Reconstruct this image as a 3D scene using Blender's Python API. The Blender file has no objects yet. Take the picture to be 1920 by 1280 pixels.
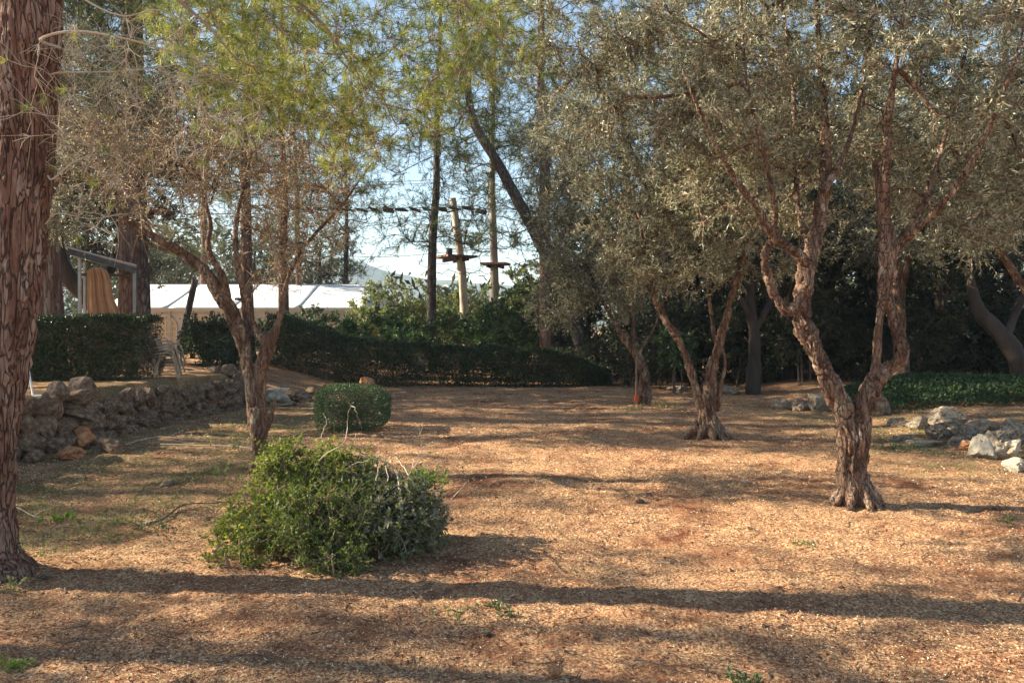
import bpy, math, numpy as np
from math import radians as R

# ------------------------------------------------------------------ camera, sky, sun, exposure
sc = bpy.context.scene
C = sc.collection
F, HZ, EYE = 1500.0, 610.0, 1.55          # focal length in photo pixels, horizon row, eye height
cam = bpy.data.objects.new('camera', bpy.data.cameras.new('camera'))
C.objects.link(cam)
cam.location = (0, 0, EYE); cam.rotation_euler = (R(90), 0, 0)
cam.data.sensor_width = 36; cam.data.lens = 36 * F / 1920
cam.data.shift_y = -30 / 1920
cam.data.clip_end = 6000
sc.camera = cam
SUN_EL, SUN_AZ = 30.0, -83.0              # azimuth from +Y (view direction), negative = left
w = bpy.data.worlds.new('World'); sc.world = w; w.use_nodes = True
nt = w.node_tree; nt.nodes.clear()
sky = nt.nodes.new('ShaderNodeTexSky'); sky.sky_type = 'NISHITA'; sky.sun_disc = False
sky.sun_elevation = R(SUN_EL); sky.sun_rotation = R(SUN_AZ)
sky.air_density = 1.0; sky.dust_density = .3; sky.ozone_density = 1.6
bg = nt.nodes.new('ShaderNodeBackground'); bg.inputs[1].default_value = 0.085
wo = nt.nodes.new('ShaderNodeOutputWorld')
tn = nt.nodes.new('ShaderNodeMix'); tn.data_type = 'RGBA'; tn.blend_type = 'MULTIPLY'; tn.inputs[0].default_value = 1; tn.inputs[7].default_value = (1, .96, .89, 1)   # warm white balance of the photograph
nt.links.new(sky.outputs[0], tn.inputs[6]); nt.links.new(tn.outputs[2], bg.inputs[0]); nt.links.new(bg.outputs[0], wo.inputs[0])
sl = bpy.data.lights.new('sun', 'SUN'); sl.energy = 5.0; sl.angle = R(0.5); sl.color = (1, .89, .68)
so = bpy.data.objects.new('sun', sl); C.objects.link(so)
so.rotation_euler = (R(90 - SUN_EL), 0, R(-SUN_AZ + 180))
so.location = (-30, 5, 20)
sc.view_settings.view_transform = 'Standard'; sc.view_settings.look = 'None'
sc.view_settings.exposure = 1.75; sc.view_settings.gamma = 1
sc.view_settings.use_curve_mapping = False

# ------------------------------------------------------------------ helpers
def W(px, py, d): return np.array([(px - 960) / F * d, d, EYE + (HZ - py) / F * d])
def tag(o, label=None, cat=None, group=None, kind=None):
    for k, v in (('label', label), ('category', cat), ('group', group), ('kind', kind)):
        if v: o[k] = v
    return o
def empty(name, loc, label, cat, group=None, rz=0):
    o = bpy.data.objects.new(name, None); C.objects.link(o)
    o.location = [float(v) for v in loc]; o.rotation_euler = (0, 0, rz); o.empty_display_size = .2
    return tag(o, label, cat, group)
def copy_tree(o, parent=None):
    c = o.copy(); C.objects.link(c)
    if parent: c.parent = parent
    for ch in [x for x in bpy.data.objects if x.parent == o]: copy_tree(ch, c)
    return c
def norm(v):
    v = np.asarray(v, float); return v / np.maximum(np.linalg.norm(v, axis=-1, keepdims=True), 1e-9)

def _h(i, j, k, s):
    n = (i * 73856093 ^ j * 19349663 ^ k * 83492791 ^ (s * 2654435761 & 0xffffffff)) & 0xffffffff
    n = (n ^ (n >> 13)) * 1274126177 & 0xffffffff
    n = (n ^ (n >> 16)) * 2246822519 & 0xffffffff
    return ((n >> 8) & 0xffff) / 65535.0
def vnoise(P, s=0):
    P = np.asarray(P, float); I = np.floor(P).astype(np.int64); f = P - I; f = f * f * (3 - 2 * f)
    x, y, z = I[..., 0], I[..., 1], I[..., 2]; o = 0
    for dx in (0, 1):
        for dy in (0, 1):
            for dz in (0, 1):
                o = o + _h(x + dx, y + dy, z + dz, s) * (f[..., 0] if dx else 1 - f[..., 0]) * (f[..., 1] if dy else 1 - f[..., 1]) * (f[..., 2] if dz else 1 - f[..., 2])
    return o - .5
def fbm(P, o=3, s=0):
    P = np.asarray(P, float); t = 0
    for k in range(o): t = t + vnoise(P * 2 ** k, s + k) / 2 ** k
    return t
def cells(P, s=0):
    """distance between nearest and second nearest random feature point"""
    I = np.floor(P).astype(np.int64); a = np.full(P.shape[:-1], 9.); b = a.copy()
    for dx in (-1, 0, 1):
        for dy in (-1, 0, 1):
            for dz in (-1, 0, 1):
                J = I + np.array([dx, dy, dz])
                q = J + np.stack([_h(J[..., 0], J[..., 1], J[..., 2], s + k) for k in (1, 2, 3)], -1)
                d = np.linalg.norm(P - q, axis=-1)
                b = np.where(d < a, a, np.minimum(b, d)); a = np.minimum(a, d)
    return b - a

class MB:
    def __init__(s): s.v = []; s.f = []; s.t = []; s.m = []; s.n = 0
    def add(s, v, f, tint=None, mi=0):
        v = np.asarray(v, np.float32).reshape(-1, 3); f = np.asarray(f, np.int32)
        s.v.append(v); s.f.append(f + s.n); s.m.append(np.full(len(f), mi, np.int32)); s.n += len(v)
        s.t.append(np.full(len(v), .5, np.float32) if tint is None else np.broadcast_to(np.asarray(tint, np.float32), (len(v),)))
        return s
    def box(s, c, size, rz=0, ry=0, rx=0, tint=None, mi=0):
        h = np.array(size) / 2
        v = np.array([[x, y, z] for x in (-1, 1) for y in (-1, 1) for z in (-1, 1)]) * h
        if rx: a, b = math.cos(rx), math.sin(rx); v = v @ np.array([[1, 0, 0], [0, a, -b], [0, b, a]]).T
        if ry: a, b = math.cos(ry), math.sin(ry); v = v @ np.array([[a, 0, b], [0, 1, 0], [-b, 0, a]]).T
        if rz: a, b = math.cos(rz), math.sin(rz); v = v @ np.array([[a, -b, 0], [b, a, 0], [0, 0, 1]]).T
        return s.add(v + np.array(c), [[0, 1, 3, 2], [4, 6, 7, 5], [0, 4, 5, 1], [2, 3, 7, 6], [0, 2, 6, 4], [1, 5, 7, 3]], tint, mi)
    def tube(s, P, r, n=6, tint=None, cap=True, mi=0):
        P = np.asarray(P, float); k = len(P); r = np.broadcast_to(np.asarray(r, float), (k,))
        T = norm(np.gradient(P, axis=0)); ref = np.array([0, 0, 1.]) if abs(T[0][2]) < .9 else np.array([1., 0, 0])
        u = norm(np.cross(T[0], ref)); U = []
        for t in T:
            u = norm(u - t * np.dot(u, t)); U.append(u)
        U = np.array(U); V = np.cross(T, U); a = np.arange(n) * 2 * math.pi / n
        ring = P[:, None] + r[:, None, None] * (np.cos(a)[None, :, None] * U[:, None] + np.sin(a)[None, :, None] * V[:, None])
        i = np.arange(k - 1)[:, None] * n; j = np.arange(n)[None]; j2 = (j + 1) % n
        f = np.stack([i + j, i + j2, i + n + j2, i + n + j], -1).reshape(-1, 4)
        v = ring.reshape(-1, 3)
        s.add(v, f, tint, mi)
        if cap:
            for e, o in ((0, 0), (k - 1, (k - 1) * n)):
                c = np.vstack([ring[e], P[e][None] + T[e] * (r[e] * .3 * (1 if e else -1))])
                jj = np.arange(n); a_ = jj if e else (jj + 1) % n; b_ = (jj + 1) % n if e else jj
                s.add(c, np.stack([a_, b_, np.full(n, n)], 1), tint, mi)
        return s
    def twigs(s, P, r, n=3, tint=.5, mi=0):
        """many tubes at once, P [N,k,3], r [k]"""
        N, k, _ = P.shape
        if N == 0: return s
        T = norm(np.gradient(P, axis=1)); ref = np.where(np.abs(T[:, :1, 2:3]) > .9, np.array([1., 0, 0]), np.array([0, 0, 1.]))
        U = norm(np.cross(T, ref)); V = np.cross(T, U); a = np.arange(n) * 2 * math.pi / n
        r = np.broadcast_to(np.asarray(r, float), (N, k))
        v = P[:, :, None] + r[:, :, None, None] * (np.cos(a)[:, None] * U[:, :, None] + np.sin(a)[:, None] * V[:, :, None])
        b = np.arange(N)[:, None, None] * k * n; i = np.arange(k - 1)[None, :, None] * n; j = np.arange(n)[None, None]; j2 = (j + 1) % n
        f = np.stack([b + i + j, b + i + j2, b + i + n + j2, b + i + n + j], -1).reshape(-1, 4)
        return s.add(v, f, tint, mi)
    def leaves(s, p, d, L, Wd, rng, tint=None, mi=0, up=.0):
        """diamond leaves: p base, d direction"""
        N = len(p)
        if N == 0: return s
        d = norm(d); q = rng.normal(size=(N, 3)); q[:, 2] += up; side = norm(np.cross(d, q))
        L = np.broadcast_to(L, (N,))[:, None]; Wd = np.broadcast_to(Wd, (N,))[:, None]
        nn = np.cross(side, d); m = p + d * L * .5 + nn * L * .07
        v = np.stack([p, m - side * Wd / 2, p + d * L, m + side * Wd / 2], 1)
        f = np.arange(N)[:, None] * 4 + np.arange(4)[None]
        t = rng.random(N) if tint is None else tint
        return s.add(v, f, np.repeat(t, 4), mi)
    def needles(s, p, d, L, Wd, rng, tint=None, mi=0):
        N = len(p)
        if N == 0: return s
        d = norm(d); side = norm(np.cross(d, rng.normal(size=(N, 3))))
        L = np.broadcast_to(L, (N,))[:, None]
        v = np.stack([p - side * Wd / 2, p + side * Wd / 2, p + d * L], 1)
        f = np.arange(N)[:, None] * 3 + np.arange(3)[None]
        t = rng.random(N) if tint is None else tint
        return s.add(v, f, np.repeat(t, 3), mi)
    def mesh(s, name, mats, smooth=False):
        me = bpy.data.meshes.new(name)
        v = np.concatenate(s.v); nf = sum(len(f) for f in s.f)
        me.vertices.add(len(v)); me.vertices.foreach_set('co', v.ravel())
        cnt = np.concatenate([np.full(len(f), f.shape[1], np.int32) for f in s.f])
        idx = np.concatenate([f.ravel() for f in s.f])
        me.loops.add(len(idx)); me.loops.foreach_set('vertex_index', idx)
        st = np.zeros(nf, np.int32); st[1:] = np.cumsum(cnt)[:-1]
        me.polygons.add(nf); me.polygons.foreach_set('loop_start', st)
        me.polygons.foreach_set('material_index', np.concatenate(s.m))
        if smooth: me.polygons.foreach_set('use_smooth', np.ones(nf, bool))
        else: me.polygons.foreach_set('use_smooth', np.zeros(nf, bool))
        a = me.attributes.new('tint', 'FLOAT', 'POINT'); a.data.foreach_set('value', np.concatenate(s.t))
        for m in (mats if isinstance(mats, (list, tuple)) else [mats]): me.materials.append(m)
        me.update(calc_edges=True)
        return me
    def build(s, name, mats, parent=None, smooth=False, local=True, kind=None):
        """vertices are in world space; with a parent they are moved to its local space"""
        if parent is not None and local:
            from mathutils import Matrix
            M = parent_world(parent).inverted()
            M = np.array(M)
            s.v = [(v @ M[:3, :3].T + M[:3, 3]).astype(np.float32) for v in s.v]
        o = bpy.data.objects.new(name, s.mesh(name, mats, smooth)); C.objects.link(o)
        if parent is not None: o.parent = parent
        if kind: o['kind'] = kind
        return o
def parent_world(p):
    M = p.matrix_basis.copy()
    while p.parent: p = p.parent; M = p.matrix_basis @ M
    return M

def spline(P, n):
    """Catmull-Rom resample of rows (any number of columns)"""
    P = np.asarray(P, float); Q = np.vstack([2 * P[0] - P[1], P, 2 * P[-1] - P[-2]])
    t = np.linspace(0, len(P) - 1 - 1e-6, n); i = t.astype(int); f = (t - i)[:, None]
    a, b, c, d = Q[i], Q[i + 1], Q[i + 2], Q[i + 3]
    return .5 * (2 * b + (c - a) * f + (2 * a - 5 * b + 4 * c - d) * f ** 2 + (-a + 3 * b - 3 * c + d) * f ** 3)

# ------------------------------------------------------------------ materials
def mat(name):
    m = bpy.data.materials.new(name); m.use_nodes = True; n = m.node_tree.nodes; n.clear()
    return m, n, m.node_tree.links
def ramp(n, stops):
    r = n.new('ShaderNodeValToRGB'); e = r.color_ramp.elements
    while len(e) > 1: e.remove(e[-1])
    e[0].position, e[0].color = stops[0][0], (*stops[0][1], 1)
    for p, c in stops[1:]: x = e.new(p); x.color = (*c, 1)
    return r
def leaf_mat(name, stops, back=None, trans=.3, rough=.5, spec=.35, tcol=1.6):
    m, n, l = mat(name)
    at = n.new('ShaderNodeAttribute'); at.attribute_name = 'tint'
    r = ramp(n, stops); l.new(at.outputs['Fac'], r.inputs[0]); col = r.outputs[0]
    if back:
        g = n.new('ShaderNodeNewGeometry'); mx = n.new('ShaderNodeMix'); mx.data_type = 'RGBA'
        l.new(g.outputs['Backfacing'], mx.inputs[0]); l.new(col, mx.inputs[6]); mx.inputs[7].default_value = (*back, 1); col = mx.outputs[2]
    p = n.new('ShaderNodeBsdfPrincipled'); p.inputs['Roughness'].default_value = rough
    p.inputs['Specular IOR Level'].default_value = spec; l.new(col, p.inputs['Base Color'])
    t = n.new('ShaderNodeBsdfTranslucent'); hs = n.new('ShaderNodeHueSaturation'); hs.inputs['Value'].default_value = tcol
    hs.inputs['Saturation'].default_value = 1.15; l.new(col, hs.inputs['Color']); l.new(hs.outputs[0], t.inputs[0])
    mi = n.new('ShaderNodeMixShader'); mi.inputs[0].default_value = trans
    l.new(p.outputs[0], mi.inputs[1]); l.new(t.outputs[0], mi.inputs[2])
    o = n.new('ShaderNodeOutputMaterial'); l.new(mi.outputs[0], o.inputs[0]); return m
def surf(name, stops, scale=6, stretch=(1, 1, 1), bump=.4, bscale=20, rough=.85, detail=6, dist=.01, cracks=None, spec=.25, fine=None):
    """noise coloured, bumped surface in object space"""
    m, n, l = mat(name)
    tc = n.new('ShaderNodeTexCoord'); mp = n.new('ShaderNodeMapping'); mp.inputs['Scale'].default_value = stretch
    l.new(tc.outputs['Object'], mp.inputs[0])
    a = n.new('ShaderNodeTexNoise'); a.inputs['Scale'].default_value = scale; a.inputs['Detail'].default_value = detail; a.inputs['Roughness'].default_value = .65
    l.new(mp.outputs[0], a.inputs['Vector'])
    r = ramp(n, stops); l.new(a.outputs[0], r.inputs[0]); col = r.outputs[0]
    b = n.new('ShaderNodeTexNoise'); b.inputs['Scale'].default_value = bscale; b.inputs['Detail'].default_value = 8; b.inputs['Roughness'].default_value = .7
    l.new(mp.outputs[0], b.inputs['Vector']); hgt = b.outputs[0]
    if cracks:
        v = n.new('ShaderNodeTexVoronoi'); v.feature = 'DISTANCE_TO_EDGE'; v.inputs['Scale'].default_value = cracks[0]
        wv = n.new('ShaderNodeMix'); wv.data_type = 'VECTOR'; wv.inputs[0].default_value = .2
        nn = n.new('ShaderNodeTexNoise'); nn.inputs['Scale'].default_value = 7; l.new(mp.outputs[0], nn.inputs['Vector'])
        l.new(mp.outputs[0], wv.inputs[4]); l.new(nn.outputs['Color'], wv.inputs[5]); l.new(wv.outputs[1], v.inputs['Vector'])
        mr = n.new('ShaderNodeMapRange'); mr.inputs[1].default_value = 0; mr.inputs[2].default_value = cracks[1]
        l.new(v.outputs['Distance'], mr.inputs[0])
        mx = n.new('ShaderNodeMix'); mx.data_type = 'RGBA'; l.new(mr.outputs[0], mx.inputs[0]); mx.inputs[6].default_value = (*cracks[2], 1); l.new(col, mx.inputs[7]); col = mx.outputs[2]
        ad = n.new('ShaderNodeMath'); ad.operation = 'MULTIPLY_ADD'; ad.inputs[1].default_value = .35; l.new(hgt, ad.inputs[0]); l.new(mr.outputs[0], ad.inputs[2]); hgt = ad.outputs[0]
    p = n.new('ShaderNodeBsdfPrincipled'); p.inputs['Roughness'].default_value = rough; p.inputs['Specular IOR Level'].default_value = spec
    l.new(col, p.inputs['Base Color'])
    bp = n.new('ShaderNodeBump'); bp.inputs['Strength'].default_value = bump; bp.inputs['Distance'].default_value = dist
    l.new(hgt, bp.inputs['Height']); l.new(bp.outputs[0], p.inputs['Normal'])
    o = n.new('ShaderNodeOutputMaterial'); l.new(p.outputs[0], o.inputs[0]); return m

M = {}
M['olive_leaf'] = leaf_mat('olive_leaf', [(0, (.042, .052, .024)), (.45, (.10, .108, .052)), (.8, (.19, .175, .092)), (1, (.40, .30, .17))], back=(.37, .36, .26), trans=.25, rough=.4, spec=.5)
M['olive_dry'] = leaf_mat('olive_dry', [(0, (.14, .12, .05)), (.6, (.26, .22, .11)), (1, (.38, .27, .15))], back=(.36, .31, .21), trans=.25)
M['needle'] = leaf_mat('pine_needle', [(0, (.08, .11, .03)), (.5, (.19, .21, .055)), (.85, (.34, .33, .09)), (.97, (.44, .36, .14)), (1, (.42, .19, .07))], trans=.4, rough=.4)
M['needle_far'] = leaf_mat('pine_needle_far', [(0, (.05, .08, .028)), (.6, (.11, .14, .045)), (1, (.2, .19, .07))], trans=.35, rough=.5)
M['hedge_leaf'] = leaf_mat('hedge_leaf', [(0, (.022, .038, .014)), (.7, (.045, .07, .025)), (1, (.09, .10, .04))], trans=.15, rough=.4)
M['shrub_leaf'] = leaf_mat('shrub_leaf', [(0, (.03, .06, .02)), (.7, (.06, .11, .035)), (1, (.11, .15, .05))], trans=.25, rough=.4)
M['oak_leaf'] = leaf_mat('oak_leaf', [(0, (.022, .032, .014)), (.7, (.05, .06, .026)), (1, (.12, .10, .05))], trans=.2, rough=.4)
M['pale_bush'] = leaf_mat('pale_bush', [(0, (.10, .135, .05)), (.6, (.19, .22, .085)), (1, (.34, .30, .15))], trans=.4)
M['box_leaf'] = leaf_mat('box_leaf', [(0, (.03, .055, .025)), (.7, (.075, .12, .05)), (1, (.2, .23, .12))], trans=.25, rough=.35)
M['pile_green'] = leaf_mat('pile_green', [(0, (.05, .085, .018)), (.5, (.13, .17, .035)), (.85, (.29, .30, .07)), (1, (.40, .27, .12))], trans=.35, rough=.55, spec=.25)
M['pile_mid'] = leaf_mat('pile_mid', [(0, (.045, .075, .018)), (.5, (.10, .14, .03)), (.88, (.2, .22, .06)), (1, (.42, .24, .10))], trans=.3, rough=.55, spec=.25)
M['pile_dark'] = leaf_mat('pile_dark', [(0, (.045, .065, .018)), (.6, (.10, .125, .035)), (.92, (.21, .2, .07)), (1, (.40, .2, .09))], back=(.20, .19, .13), trans=.2, rough=.5, spec=.3)
M['ivy'] = leaf_mat('ivy_leaf', [(0, (.02, .04, .014)), (1, (.06, .10, .03))], trans=.2)
M['grass'] = leaf_mat('grass_blade', [(0, (.09, .13, .03)), (.5, (.2, .22, .08)), (1, (.42, .34, .2))], trans=.3)
M['vivid'] = leaf_mat('vivid_leaf', [(0, (.09, .16, .03)), (1, (.22, .32, .07))], trans=.4)
M['bark_pine'] = surf('bark_pine', [(.32, (.10, .045, .03)), (.45, (.19, .095, .064)), (.56, (.28, .17, .125)), (.68, (.38, .29, .24))], scale=14, stretch=(1, 1, .13), bump=1.0, bscale=48, dist=.018, cracks=(34, .09, (.10, .05, .035)))
M['bark_grey'] = surf('bark_grey', [(.3, (.10, .075, .065)), (.55, (.19, .145, .125)), (.75, (.30, .25, .22))], scale=5, stretch=(1, 1, .3), bump=.8, bscale=30, cracks=(14, .3, (.04, .03, .025)), dist=.015)
M['bark_dark'] = surf('bark_dark', [(.3, (.03, .022, .018)), (.6, (.075, .055, .045))], scale=5, stretch=(1, 1, .3), bump=.8, bscale=30)
M['bark_pale'] = surf('bark_pale', [(.3, (.20, .15, .12)), (.55, (.36, .30, .26)), (.75, (.50, .45, .40))], scale=5, stretch=(1, 1, .3), bump=.7, bscale=30)
M['bark_olive'] = surf('bark_olive', [(.3, (.06, .03, .02)), (.46, (.155, .088, .058)), (.58, (.26, .17, .115)), (.68, (.46, .37, .28))], scale=11, stretch=(1, 1, .3), bump=1.0, bscale=38, cracks=(38, .07, (.07, .036, .024)), dist=.012)
M['twig'] = surf('twig_bark', [(.3, (.20, .13, .09)), (.6, (.33, .23, .16)), (.8, (.45, .36, .28))], scale=6, bump=.2)
M['twig_dark'] = surf('twig_dark', [(.3, (.08, .055, .04)), (.7, (.18, .13, .10))], scale=6, bump=.2)
M['dead_wood'] = surf('dead_wood', [(.3, (.30, .19, .13)), (.5, (.52, .41, .32)), (.65, (.70, .62, .52))], scale=4, stretch=(1, 1, .3), bump=.4, bscale=20)
M['pale_twig'] = surf('pale_twig', [(.3, (.38, .30, .22)), (.7, (.6, .5, .38))], scale=8, bump=.2)
M['rock'] = surf('limestone', [(.3, (.07, .048, .035)), (.43, (.26, .19, .135)), (.54, (.44, .35, .25)), (.68, (.66, .56, .43))], scale=9, bump=1.0, bscale=18, dist=.05)
M['rock_dark'] = surf('wall_stone', [(.28, (.06, .036, .025)), (.44, (.17, .105, .068)), (.56, (.29, .195, .13)), (.7, (.46, .35, .25))], scale=6, bump=.9, bscale=16, dist=.03)
M['rock_red'] = surf('red_stone', [(.3, (.26, .10, .04)), (.5, (.52, .23, .10)), (.7, (.60, .40, .24))], scale=5, bump=.8, bscale=14, dist=.02)
M['rock_pale'] = surf('pale_stone', [(.3, (.28, .23, .17)), (.55, (.48, .41, .32)), (.75, (.66, .60, .50))], scale=5, bump=.8, bscale=14, dist=.02)
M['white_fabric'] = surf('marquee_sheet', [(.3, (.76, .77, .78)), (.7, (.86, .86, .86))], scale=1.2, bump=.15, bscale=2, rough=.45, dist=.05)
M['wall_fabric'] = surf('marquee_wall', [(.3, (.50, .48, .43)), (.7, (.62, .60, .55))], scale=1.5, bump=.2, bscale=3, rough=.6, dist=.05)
M['window_film'] = surf('window_film', [(.3, (.36, .27, .14)), (.5, (.55, .42, .24)), (.7, (.62, .52, .34))], scale=2.5, bump=.1, rough=.3, spec=.5)
M['white_bar'] = surf('white_bar', [(.3, (.66, .64, .58)), (.7, (.78, .76, .72))], bump=.1)
M['metal_white'] = surf('painted_metal', [(.3, (.30, .29, .27)), (.6, (.48, .47, .45))], scale=8, bump=.1, rough=.4, spec=.5)
M['metal_dark'] = surf('dark_metal', [(.3, (.05, .05, .055)), (.6, (.10, .10, .10))], bump=.1, rough=.4)
M['curtain'] = surf('tan_curtain', [(.3, (.46, .22, .10)), (.6, (.60, .33, .17)), (.8, (.68, .45, .28))], scale=2, bump=.3, rough=.9)
M['grey_panel'] = surf('grey_panel', [(.3, (.25, .22, .19)), (.7, (.36, .32, .28))], bump=.3)
M['plank'] = surf('dark_plank', [(.3, (.045, .04, .04)), (.7, (.12, .10, .09))], scale=5, bump=.4)
M['plank_brown'] = surf('brown_board', [(.3, (.14, .07, .05)), (.7, (.30, .17, .12))], scale=5, bump=.4)
M['rope'] = surf('steel_cable', [(.3, (.10, .10, .11)), (.7, (.2, .2, .2))], bump=.1)
M['cream'] = surf('cream_plastic', [(.3, (.30, .21, .14)), (.6, (.44, .34, .24))], scale=4, bump=.1, rough=.4, spec=.5)
M['board_white'] = surf('pale_board', [(.3, (.55, .50, .42)), (.7, (.72, .67, .58))], scale=5, bump=.2)
M['red_paint'] = surf('red_paint', [(.3, (.45, .07, .03)), (.7, (.6, .12, .05))], bump=.1)
M['hill'] = surf('hill_scrub', [(.3, (.07, .09, .07)), (.6, (.13, .15, .12)), (.8, (.22, .22, .2))], scale=.03, bump=.3)

def ground_mat():
    m, n, l = mat('red_earth'); tc = n.new('ShaderNodeTexCoord')
    def noise(s, d=6, r=.6):
        a = n.new('ShaderNodeTexNoise'); a.inputs['Scale'].default_value = s; a.inputs['Detail'].default_value = d; a.inputs['Roughness'].default_value = r
        l.new(tc.outputs['Object'], a.inputs['Vector']); return a.outputs[0]
    def mixc(f, a, b):
        x = n.new('ShaderNodeMix'); x.data_type = 'RGBA'; l.new(f, x.inputs[0])
        for i, c in ((6, a), (7, b)):
            if isinstance(c, tuple): x.inputs[i].default_value = (*c, 1)
            else: l.new(c, x.inputs[i])
        return x.outputs[2]
    def mr(f, a, b, lo=0, hi=1):
        x = n.new('ShaderNodeMapRange'); x.inputs[1].default_value = a; x.inputs[2].default_value = b; x.inputs[3].default_value = lo; x.inputs[4].default_value = hi; l.new(f, x.inputs[0]); return x.outputs[0]
    soil = ramp(n, [(.3, (.15, .05, .026)), (.5, (.31, .125, .066)), (.7, (.45, .21, .115))]); l.new(noise(2.2), soil.inputs[0])
    straw = ramp(n, [(.38, (.17, .065, .033)), (.46, (.37, .17, .09)), (.55, (.68, .425, .225)), (.68, (.90, .70, .44))]); l.new(noise(60, 4, .8), straw.inputs[0])
    cov = noise(1.1, 8, .75); c = mixc(mr(cov, .33, .53), soil.outputs[0], straw.outputs[0])
    at = n.new('ShaderNodeAttribute'); at.attribute_name = 'tint'     # where grass has grown in
    gr = ramp(n, [(.35, (.13, .085, .045)), (.6, (.19, .18, .08)), (.75, (.36, .29, .18))]); l.new(noise(45, 4, .8), gr.inputs[0])
    gm = n.new('ShaderNodeMath'); gm.operation = 'MULTIPLY'; l.new(at.outputs['Fac'], gm.inputs[0]); l.new(mr(noise(1.6, 6, .7), .4, .56), gm.inputs[1])
    c = mixc(gm.outputs[0], c, gr.outputs[0])
    vo = n.new('ShaderNodeTexVoronoi'); vo.inputs['Scale'].default_value = 55; l.new(tc.outputs['Object'], vo.inputs['Vector'])
    v2 = mr(vo.outputs['Color'], 0, 1, .62, 1.25)
    vm = n.new('ShaderNodeVectorMath'); vm.operation = 'SCALE'; l.new(c, vm.inputs[0]); l.new(v2, vm.inputs[3])
    p = n.new('ShaderNodeBsdfPrincipled'); p.inputs['Roughness'].default_value = .95; p.inputs['Specular IOR Level'].default_value = .1
    l.new(vm.outputs[0], p.inputs['Base Color'])
    ad = n.new('ShaderNodeMath'); ad.operation = 'MULTIPLY_ADD'; ad.inputs[1].default_value = .8; l.new(noise(70, 5, .8), ad.inputs[0]); l.new(noise(14, 4, .7), ad.inputs[2])
    bp = n.new('ShaderNodeBump'); bp.inputs['Strength'].default_value = .9; bp.inputs['Distance'].default_value = .03
    l.new(ad.outputs[0], bp.inputs['Height']); l.new(bp.outputs[0], p.inputs['Normal'])
    o = n.new('ShaderNodeOutputMaterial'); l.new(p.outputs[0], o.inputs[0]); return m
M['ground'] = ground_mat()
M['chip'] = leaf_mat('wood_chip', [(0, (.13, .06, .035)), (.3, (.31, .15, .085)), (.6, (.62, .40, .225)), (1, (.88, .72, .48))], trans=.05, rough=.8, spec=.1)

# ------------------------------------------------------------------ ground
def sstep(a, b, x): t = np.clip((x - a) / (b - a), 0, 1); return t * t * (3 - 2 * t)
WALL = [(-5.75, 6.5), (-5.8, 8.5), (-5.75, 9.7), (-5.6, 11.2), (-5.4, 12.6), (-5.15, 15.2), (-5.6, 15.9)]
def wall_x(y): return np.interp(y, [p[1] for p in WALL[:-1]], [p[0] for p in WALL[:-1]])
def gz(x, y, fine=True):
    x = np.asarray(x, float); y = np.asarray(y, float)
    P = np.stack([x, y, 0 * x], -1)
    near = np.exp(-((x) ** 2 + (y - 9) ** 2) / 900)
    z = .10 * vnoise(P * .22, 3) * sstep(2, 8, y) + .05 * vnoise(P * .9, 4) * near
    wx = wall_x(y); hw = .16 + sstep(15, 17, y) * 1.6
    z = z + (.66 - .004 * (y - 9)) * sstep(0, 1, (wx - .12 - x) / hw * .5 + .5) * sstep(3.5, 6, y)
    z = z + .22 * sstep(5.0, 7.6, x) * sstep(8, 12, y)       # rise towards the rocks on the right
    if fine: z = z + near * (.030 * vnoise(P * 4.2, 5) + .022 * vnoise(P * 13, 6) + .017 * vnoise(P * 29, 7))
    return z
def grow_mask(x, y):
    P = np.stack([x, y, 0 * x], -1)
    a = sstep(-1.6, -3.4, x) * sstep(4.3, 6.5, y) * sstep(17, 14, y)
    b = sstep(3.4, 5.2, x) * sstep(7.2, 9, y) * sstep(17, 13, y)
    return np.clip(np.maximum(a, b), 0, 1) * .72
xs = np.concatenate([-np.geomspace(760, 9, 26)[:-1], np.linspace(-9, -5, 60)[:-1], np.linspace(-5, 5, 300), np.linspace(5, 9.5, 70)[1:], np.geomspace(9.6, 700, 26)])
ys = np.concatenate([np.linspace(-60, 2.4, 12)[:-1], np.geomspace(2.4, 21, 420), np.geomspace(21.3, 860, 50)])
X, Y = np.meshgrid(xs, ys); Z = gz(X, Y)
nx, ny = len(xs), len(ys); i = (np.arange(ny - 1)[:, None] * nx + np.arange(nx - 1)[None]).ravel()
g = MB().add(np.stack([X, Y, Z], -1), np.stack([i, i + 1, i + 1 + nx, i + nx], 1), grow_mask(X, Y).ravel())
tag(g.build('ground', M['ground'], smooth=True), 'red earth clearing strewn with dry straw and wood chips', kind='structure')

# litter lying on the earth
rg = np.random.default_rng(5)
def scatter_ground(n, xr=(-6.0, 8.0), yr=(2.9, 20), power=1.0):
    u = rg.random(n); y = yr[0] * (yr[1] / yr[0]) ** (u ** power); hw = y * .68
    x = (rg.random(n) * 2 - 1) * hw
    ok = (x > wall_x(y) + .25) & (x < 9); return x[ok], y[ok]
x, y = scatter_ground(130000); n_ = len(x)
cl = fbm(np.stack([x * 1.3, y * 1.3, 0 * x], -1), 3, 9); k = rg.random(n_) < np.clip(.62 + cl * 1.6, .12, 1); x, y = x[k], y[k]; n_ = len(x)
p = np.stack([x, y, gz(x, y) + .002 + .007 * rg.random(n_)], -1)
d = rg.normal(size=(n_, 3)); d[:, 2] *= .22
s_ = np.clip(y / 6, .8, 1.8)
mb = MB().leaves(p, d, (.008 + .018 * rg.random(n_)) * s_, (.004 + .005 * rg.random(n_)) * s_, rg, up=1.6)
tag(mb.build('wood_chips', M['chip']), 'dry straw coloured chips and needles littering the red earth', 'litter', kind='stuff')
x, y = scatter_ground(5200); n_ = len(x)
mb = MB()
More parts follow.
